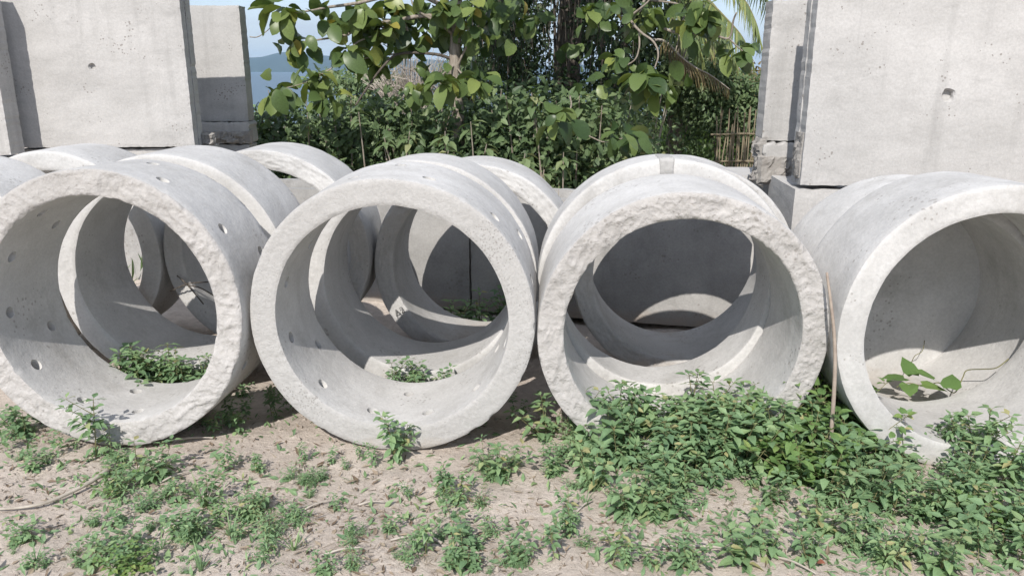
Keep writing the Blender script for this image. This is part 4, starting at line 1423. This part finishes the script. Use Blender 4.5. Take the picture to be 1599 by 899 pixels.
for (px, py, rx, ry, nn, kd, h) in [(1150, 855, 45, 22, 6, ('bushy', 'fine'), 0.11), (880, 855, 28, 16, 4, ('tall', 'fine'), 0.11), (962, 880, 18, 10, 3, ('tall', 'bushy'), 0.11), (1065, 885, 40, 12, 4, ('bushy',), 0.10),
                                    (605, 725, 22, 10, 3, ('tall', 'bushy'), 0.13), (665, 775, 25, 14, 3, ('tall',), 0.10), (700, 790, 22, 14, 3, ('tall',), 0.10), (735, 815, 45, 30, 8, ('bushy', 'fine'), 0.11),
                                    (780, 735, 28, 22, 9, ('fine', 'bushy'), 0.13), (580, 835, 35, 12, 5, ('fine', 'bushy'), 0.10), (650, 870, 30, 16, 4, ('tall', 'fine'), 0.10), (755, 870, 50, 16, 6, ('fine', 'bushy'), 0.10),
                                    (460, 740, 30, 24, 6, ('fine',), 0.10), (550, 715, 10, 8, 1, ('tall',), 0.09), (420, 830, 35, 45, 10, ('bushy', 'fine'), 0.12), (520, 885, 30, 12, 4, ('fine', 'bushy'), 0.10), (820, 885, 60, 12, 4, ('fine',), 0.08)]:
    patch(px, py, rx, ry, nn, kd, h, L3, G3)
for i in range(46):
    px, py = random.uniform(-10, 900), random.uniform(715, 900)
    if random.random() < 0.35 + 0.65*(px < 520): patch(px, py, 30, 10, random.randint(1, 3), ('fine', 'tall', 'bushy', 'grass'), 0.085, L3, G3)
G4 = 'weeds before the drilled wrinkled ring'
L4 = 'green weed in the patch beside the curved dry branch'
patch(200, 738, 65, 22, 16, ('bushy', 'fine', 'bushy'), 0.13, L4, G4)
patch(185, 800, 50, 22, 7, ('fine', 'bushy', 'vine'), 0.13, L4, G4)
patch(310, 820, 85, 46, 14, ('bushy', 'fine', 'grass', 'tall'), 0.12, L4, G4)
patch(215, 875, 75, 20, 6, ('bushy', 'vine'), 0.12, L4, G4)
patch(85, 860, 70, 30, 4, ('fine', 'bushy'), 0.10, L4, G4)
patch(25, 665, 40, 20, 9, ('fine', 'bushy'), 0.11, L4, G4)
patch(80, 705, 60, 14, 5, ('fine', 'tall'), 0.10, L4, G4)
place_weed(gnd(150, 715), 'tall', 0.27, 'tallest single weed with thin branched stem before the drilled wrinkled ring', None)
G5 = 'weeds in the shade between the first and second ring'
L5 = 'dark green weed in the shaded gap between the two drilled rings'
patch(355, 668, 45, 14, 7, ('bushy', 'tall'), 0.12, L5, G5)
patch(430, 640, 24, 14, 5, ('bushy', 'tall'), 0.13, L5, G5)
G6 = 'weeds growing up between rings of two rows'
L6 = 'weed growing up between the wrinkled drilled ring and the ring behind it'
for i in range(26):
    x = random.uniform(-2.05, -1.42); y = random.uniform(3.79, 3.93)
    place_weed(Vector((x, y, float(gz(x, y)))), random.choice(('bushy', 'tall', 'bushy')), random.uniform(0.17, 0.30) if x < -1.7 else random.uniform(0.12, 0.22), L6, G6)
L7 = 'small weed growing up between the pitted drilled ring and the ring behind it'
for x in (-0.62, -0.57, -0.50, -0.35, -0.32, -0.45):
    y = random.uniform(3.82, 3.92)
    place_weed(Vector((x, y, float(gz(x, y)))), random.choice(('bushy', 'tall')), random.uniform(0.15, 0.21), L7, G6)
L8 = 'weed growing between the lettered ring and the concrete trough'
for x in (-0.42, -0.30, -0.22, -0.12, 0.0):
    y = 5.34 + random.uniform(-.04, .04)
    place_weed(Vector((x, y, float(gz(x, y)))), 'bushy', random.uniform(0.20, 0.28), L8, G6)
L9 = 'sparse weed in the deep shade beside the pitted ring'
for (px, py) in ((800, 640), (815, 655), (842, 640)):
    place_weed(gnd(px, py), 'tall', 0.10, L9, G5)

build_weeds()

# vine creeping inside P4
vine = empty('creeping_vine', P4.location)
tag(vine, 'little vine with six heart-shaped leaves creeping on the floor of the smooth ring', 'vine')


def in_ring(px, py, lift):
    X0, Y0, Z0 = RINGS['P4']
    y = Y0
    while y < Y0 + 1.0:
        p = at(px, py, y)
        dx = p.x - X0
        if abs(dx) < RI and p.z < Z0 - math.sqrt(RI*RI - dx*dx) + lift: break
        y += 0.004
    return p - Vector(vine.location)


V_ME = [unit_leaf('leaf', 'heart', 0.82, t_, 0.12, 0.12, 'vine_leaf') for t_ in (0.25, 0.45, 0.6)]
for (px, py, az, el, sz) in [(1425, 585, 100, 40, 0.115), (1412, 590, 185, 8, 0.12), (1418, 600, 250, -5, 0.11), (1440, 600, 330, 0, 0.115), (1458, 592, 160, 25, 0.115), (1484, 606, 60, 25, 0.115)]:
    p = in_ring(px, py, 0.05)
    d = Vector((math.cos(R(az))*math.cos(R(el)), math.sin(R(az))*math.cos(R(el)), math.sin(R(el))))
    q = d.to_track_quat('X', 'Z').to_euler()
    lo_ = link('leaf', random.choice(V_ME), vine, p, q)
    lo_.scale = (sz, sz, sz)
mb = MB()
P = spline([in_ring(px, py, l) for (px, py, l) in ((1400, 604, .012), (1420, 598, .03), (1445, 603, .03), (1465, 597, .025), (1480, 608, .02), (1492, 612, .012), (1503, 590, .012), (1510, 578, .012), (1535, 576, .012), (1556, 574, .012), (1575, 560, .012))], 5)
mb.tube(P, 0.0028, 5)
P = spline([in_ring(px, py, l) for (px, py, l) in ((1420, 575, .05), (1428, 556, .03), (1440, 548, .03), (1444, 530, .03))], 5)
mb.tube(P, 0.002, 5)
mb.build('stem', M['stem'], vine)

# stick standing between P3 and P4
mb = MB()
P = spline([Vector((1.345, 3.02, float(gz(1.345, 3.02)) - 0.03)), at(1303, 600, 3.03), at(1303, 530, 3.05), at(1297, 470, 3.07), at(1291, 425, 3.10)], 6)
mb.tube(P, [0.0095 - 0.0045*i/len(P) for i in range(len(P))], 8)
tag(mb.build('stick', M['stick'], smooth=True), 'tan stick standing upright in the gap between two front rings', 'stick')

# curved pale branch on the sand
pts = [(-30, 800), (30, 798), (70, 792), (110, 777), (150, 757), (178, 737)]
P = [gnd(*p) + Vector((0, 0, 0.012 + 0.02*i/5)) for i, p in enumerate(pts)]
mb = MB(); P = spline(P, 6)
mb.tube(P, [0.004 + 0.007*i/len(P) for i in range(len(P))], 8)
tag(mb.build('dry_branch', M['root'], smooth=True), 'pale dry curved branch lying on the sand among weeds', 'branch')

# red-brown bits
mb = MB()
for k in range(2):
    for i in range(7):
        a = 6.28*i/7; r_ = 0.022*(1 + 0.3*math.sin(i*2.3))*(1 if k == 0 else 0.8)
        mb.v.append((r_*math.cos(a), r_*0.8*math.sin(a), -0.004 if k == 0 else 0.018 + 0.004*math.sin(i*3)))
mb.f = [tuple(range(6, -1, -1)), tuple(range(7, 14))] + [(i, (i+1) % 7, 7+(i+1) % 7, 7+i) for i in range(7)]
tag(mb.build('brick_fragment', M['brick'], None, gnd(1027, 790)), 'small red brick fragment at the edge of the weeds', 'brick')
RL_ME = [unit_leaf('leaf', 'ovate', 0.7, 0.5, 0.3, 0.3, 'red_leaf')]
for (px, py) in ((1268, 882), (1275, 888)):
    o = link('fallen_leaf', RL_ME[0], None, gnd(px, py) + Vector((0, 0, 0.03)), (0.5, -0.6, random.uniform(0, 6)))
    o.scale = (0.032, 0.032, 0.032)
    tag(o, 'fallen reddish leaf lying low among the weeds', 'leaf', 'fallen red leaves')

# dry twigs
tw = []
for (p0, p1, lab) in [((255, 455), (325, 440), 0), ((285, 430), (318, 475), 0), ((300, 445), (335, 462), 0)]:
    a_, b2 = at(p0[0]*0.5+p1[0]*0.5-25, p0[1], 4.565), at(p1[0], p1[1], 4.555)
    mb = MB(); mb.tube(spline([a_, (a_+b2)/2 + Vector((0, -0.01, 0.02)), b2], 4), 0.004, 5)
    tag(mb.build('dry_twig', M['dark_bark']), 'thin dark twig caught against the wrinkled third-row ring', 'twig', 'twigs caught on a ring')
for (px, py, ln, a) in [(440, 812, .16, .9), (470, 800, .12, .6), (560, 790, .1, .2), (690, 850, .15, 2.6), (610, 845, .12, .3), (1030, 855, .3, -.15), (960, 850, .18, -.2), (250, 755, .12, .7), (270, 690, .18, .1), (900, 800, .1, .8), (500, 870, .14, .2), (1210, 870, .15, -.8)]:
    g = gnd(px, py)
    d = Vector((math.cos(a), math.sin(a), 0))*ln
    e = g + d; e.z = float(gz(e.x, e.y)) + 0.012
    md = (g+e)/2; md.z = max(md.z, float(gz(md.x, md.y))) + 0.012
    mb = MB(); mb.tube(spline([g + Vector((0, 0, 0.006)), md, e], 4), [0.005]*3 + [0.004]*3 + [0.003]*3, 5)
    tag(mb.build('dry_twig', M['twig']), 'short dry twig lying on the bare sand', 'twig', 'twigs on the sand')

# dead grass blades standing in a trough
o = empty('grass_tuft', (at(862, 315, 5.68).x, 5.69, 0.06))
tag(o, 'three tall dry grass blades standing up out of a concrete trough', 'grass')
for (p0, p1, r_) in [((858, 312), (845, 255), 0.012), ((866, 312), (848, 256), 0.010), ((873, 312), (873, 275), 0.006)]:
    b0, t0 = at(*p0, 5.68) - o.location, at(*p1, 5.68) - o.location
    root_ = Vector((b0.x, 0, 0.0))
    d = t0 - root_
    a = leaf_arrays([list(root_)], [list(d)], [[0.05, -1, 0]], [d.length], [r_*2/d.length], [0.85], 'blade', 0.3, 0.02)
    link('blade', leaf_mesh('blade', [a], M['dry']), o)

# ------------------------------------------------------------------ ground stuff
def scatter(n_, bias):
    px = rng.uniform(-40, 1640, n_*3); py = rng.uniform(640, 905, n_*3)
    u = (px-CXP)/FPX; v_ = (CYP-py)/FPX
    dy = cP + sP*v_; dz = -sP + cP*v_
    Y = CAM_H/(-dz)*dy; X = u*(Y/dy)
    keep = bias(px, py) > rng.random(n_*3)
    X, Y = X[keep][:n_], Y[keep][:n_]
    return X, Y, gz(X, Y)


def dens_green(px, py):
    d = 0.10 + 0.9*sstep(860, 1000, px)*sstep(900, 790, py + 0.0*px) + 0.55*sstep(1200, 1400, px)
    for (cx, cy, rx, ry, w_) in ((190, 760, 130, 60, .7), (320, 830, 120, 60, .6), (40, 680, 80, 40, .7), (740, 820, 80, 50, .4), (600, 800, 80, 50, .3), (780, 720, 40, 30, .6), (450, 750, 60, 60, .35), (380, 660, 80, 30, .3)):
        d = d + w_*np.exp(-((px-cx)/rx)**2 - ((py-cy)/ry)**2)
    return np.clip(d, 0, 1)


def dens_litter(px, py):
    d = 0.18 + 0*px
    for (cx, cy, rx, ry, w_) in ((650, 850, 170, 60, .9), (520, 770, 150, 60, .6), (250, 760, 250, 80, .5), (80, 690, 120, 50, .8), (1000, 820, 150, 50, .5), (860, 690, 60, 40, .5)):
        d = d + w_*np.exp(-((px-cx)/rx)**2 - ((py-cy)/ry)**2)
    return np.clip(d, 0, 1)


X, Y, Z = scatter(4200, dens_green)
n_ = len(X)
dg = np.stack([rng.normal(0, 1, n_), rng.normal(0, 1, n_), rng.uniform(0.1, 1.4, n_)], 1)
a = leaf_arrays(np.stack([X, Y, Z], 1), dg, np.stack([rng.normal(0, .4, n_), rng.normal(-.2, .4, n_), np.ones(n_)], 1), rng.uniform(0.018, 0.05, n_), rng.uniform(0.2, 0.5, n_), np.clip(rng.normal(.5, .2, n_), 0, .97), 'lance', 0.2, 0.3)
tag(link('ground_cover', leaf_mesh('ground_cover', [a], M['weed'])), 'tiny green sprouts covering the sandy ground between the weeds', 'ground cover', kind='stuff')

X, Y, Z = scatter(4200, dens_litter)
n_ = len(X)
dg = np.stack([rng.normal(0, 1, n_), rng.normal(0, 1, n_), rng.normal(0.05, .18, n_)], 1)
a = leaf_arrays(np.stack([X, Y, Z + 0.004], 1), dg, np.stack([rng.normal(0, .35, n_), rng.normal(0, .35, n_), np.ones(n_)], 1), rng.uniform(0.008, 0.05, n_), 0.05 + 0.4*rng.random(n_)**3, rng.random(n_), 'lance', 0.3, rng.uniform(-.3, .3, n_))
tag(link('leaf_litter', leaf_mesh('leaf_litter', [a], M['dry'])), 'dry brown leaf bits and straw strewn on the sand', 'litter', kind='stuff')

X, Y, Z = scatter(2600, lambda px, py: 0.5 + 0*px)
n_ = len(X)
oct_ = np.array([(1, 0, 0), (0, 1, 0), (-1, 0, 0), (0, -1, 0), (0, 0, .7), (0, 0, -.7)], float)
of = np.array([(0, 1, 4), (1, 2, 4), (2, 3, 4), (3, 0, 4), (1, 0, 5), (2, 1, 5), (3, 2, 5), (0, 3, 5)])
sz = 0.003 + 0.012*rng.random(n_)**3
Vv = (oct_[None]*(1 + 0.35*rng.normal(size=(n_, 6, 1))))*sz[:, None, None]
th_ = rng.uniform(0, 6.28, n_); c_, s_ = np.cos(th_)[:, None], np.sin(th_)[:, None]
Vv = np.stack([Vv[..., 0]*c_ - Vv[..., 1]*s_, Vv[..., 0]*s_ + Vv[..., 1]*c_, Vv[..., 2]], 2) + np.stack([X, Y, Z + sz*0.3], 1)[:, None]
Ff = (of[None] + (np.arange(n_)*6)[:, None, None]).reshape(-1, 3)
tag(link('gravel', mesh_np('gravel', Vv.reshape(-1, 3), Ff.ravel(), np.full(len(Ff), 3), M['stone'])), 'small clods and pebbles strewn over the sandy ground', 'gravel', kind='stuff')

# ------------------------------------------------------------------ haze
mh = bpy.data.materials.new('haze_air')
mh.use_nodes = True
nh = mh.node_tree
nh.nodes.clear()
ho = nh.nodes.new('ShaderNodeOutputMaterial')
pv = nh.nodes.new('ShaderNodeVolumePrincipled')
pv.inputs['Color'].default_value = (0.50, 0.74, 1.0, 1)
pv.inputs['Density'].default_value = 7e-5
nh.links.new(pv.outputs[0], ho.inputs['Volume'])
mb = MB(); mb.box(-15000, 15000, -6500, 15000, -16, 320)
hz_ = mb.build('haze', mh)
tag(hz_, 'thin blue haze in the air over sea and mountains', 'haze', kind='stuff')
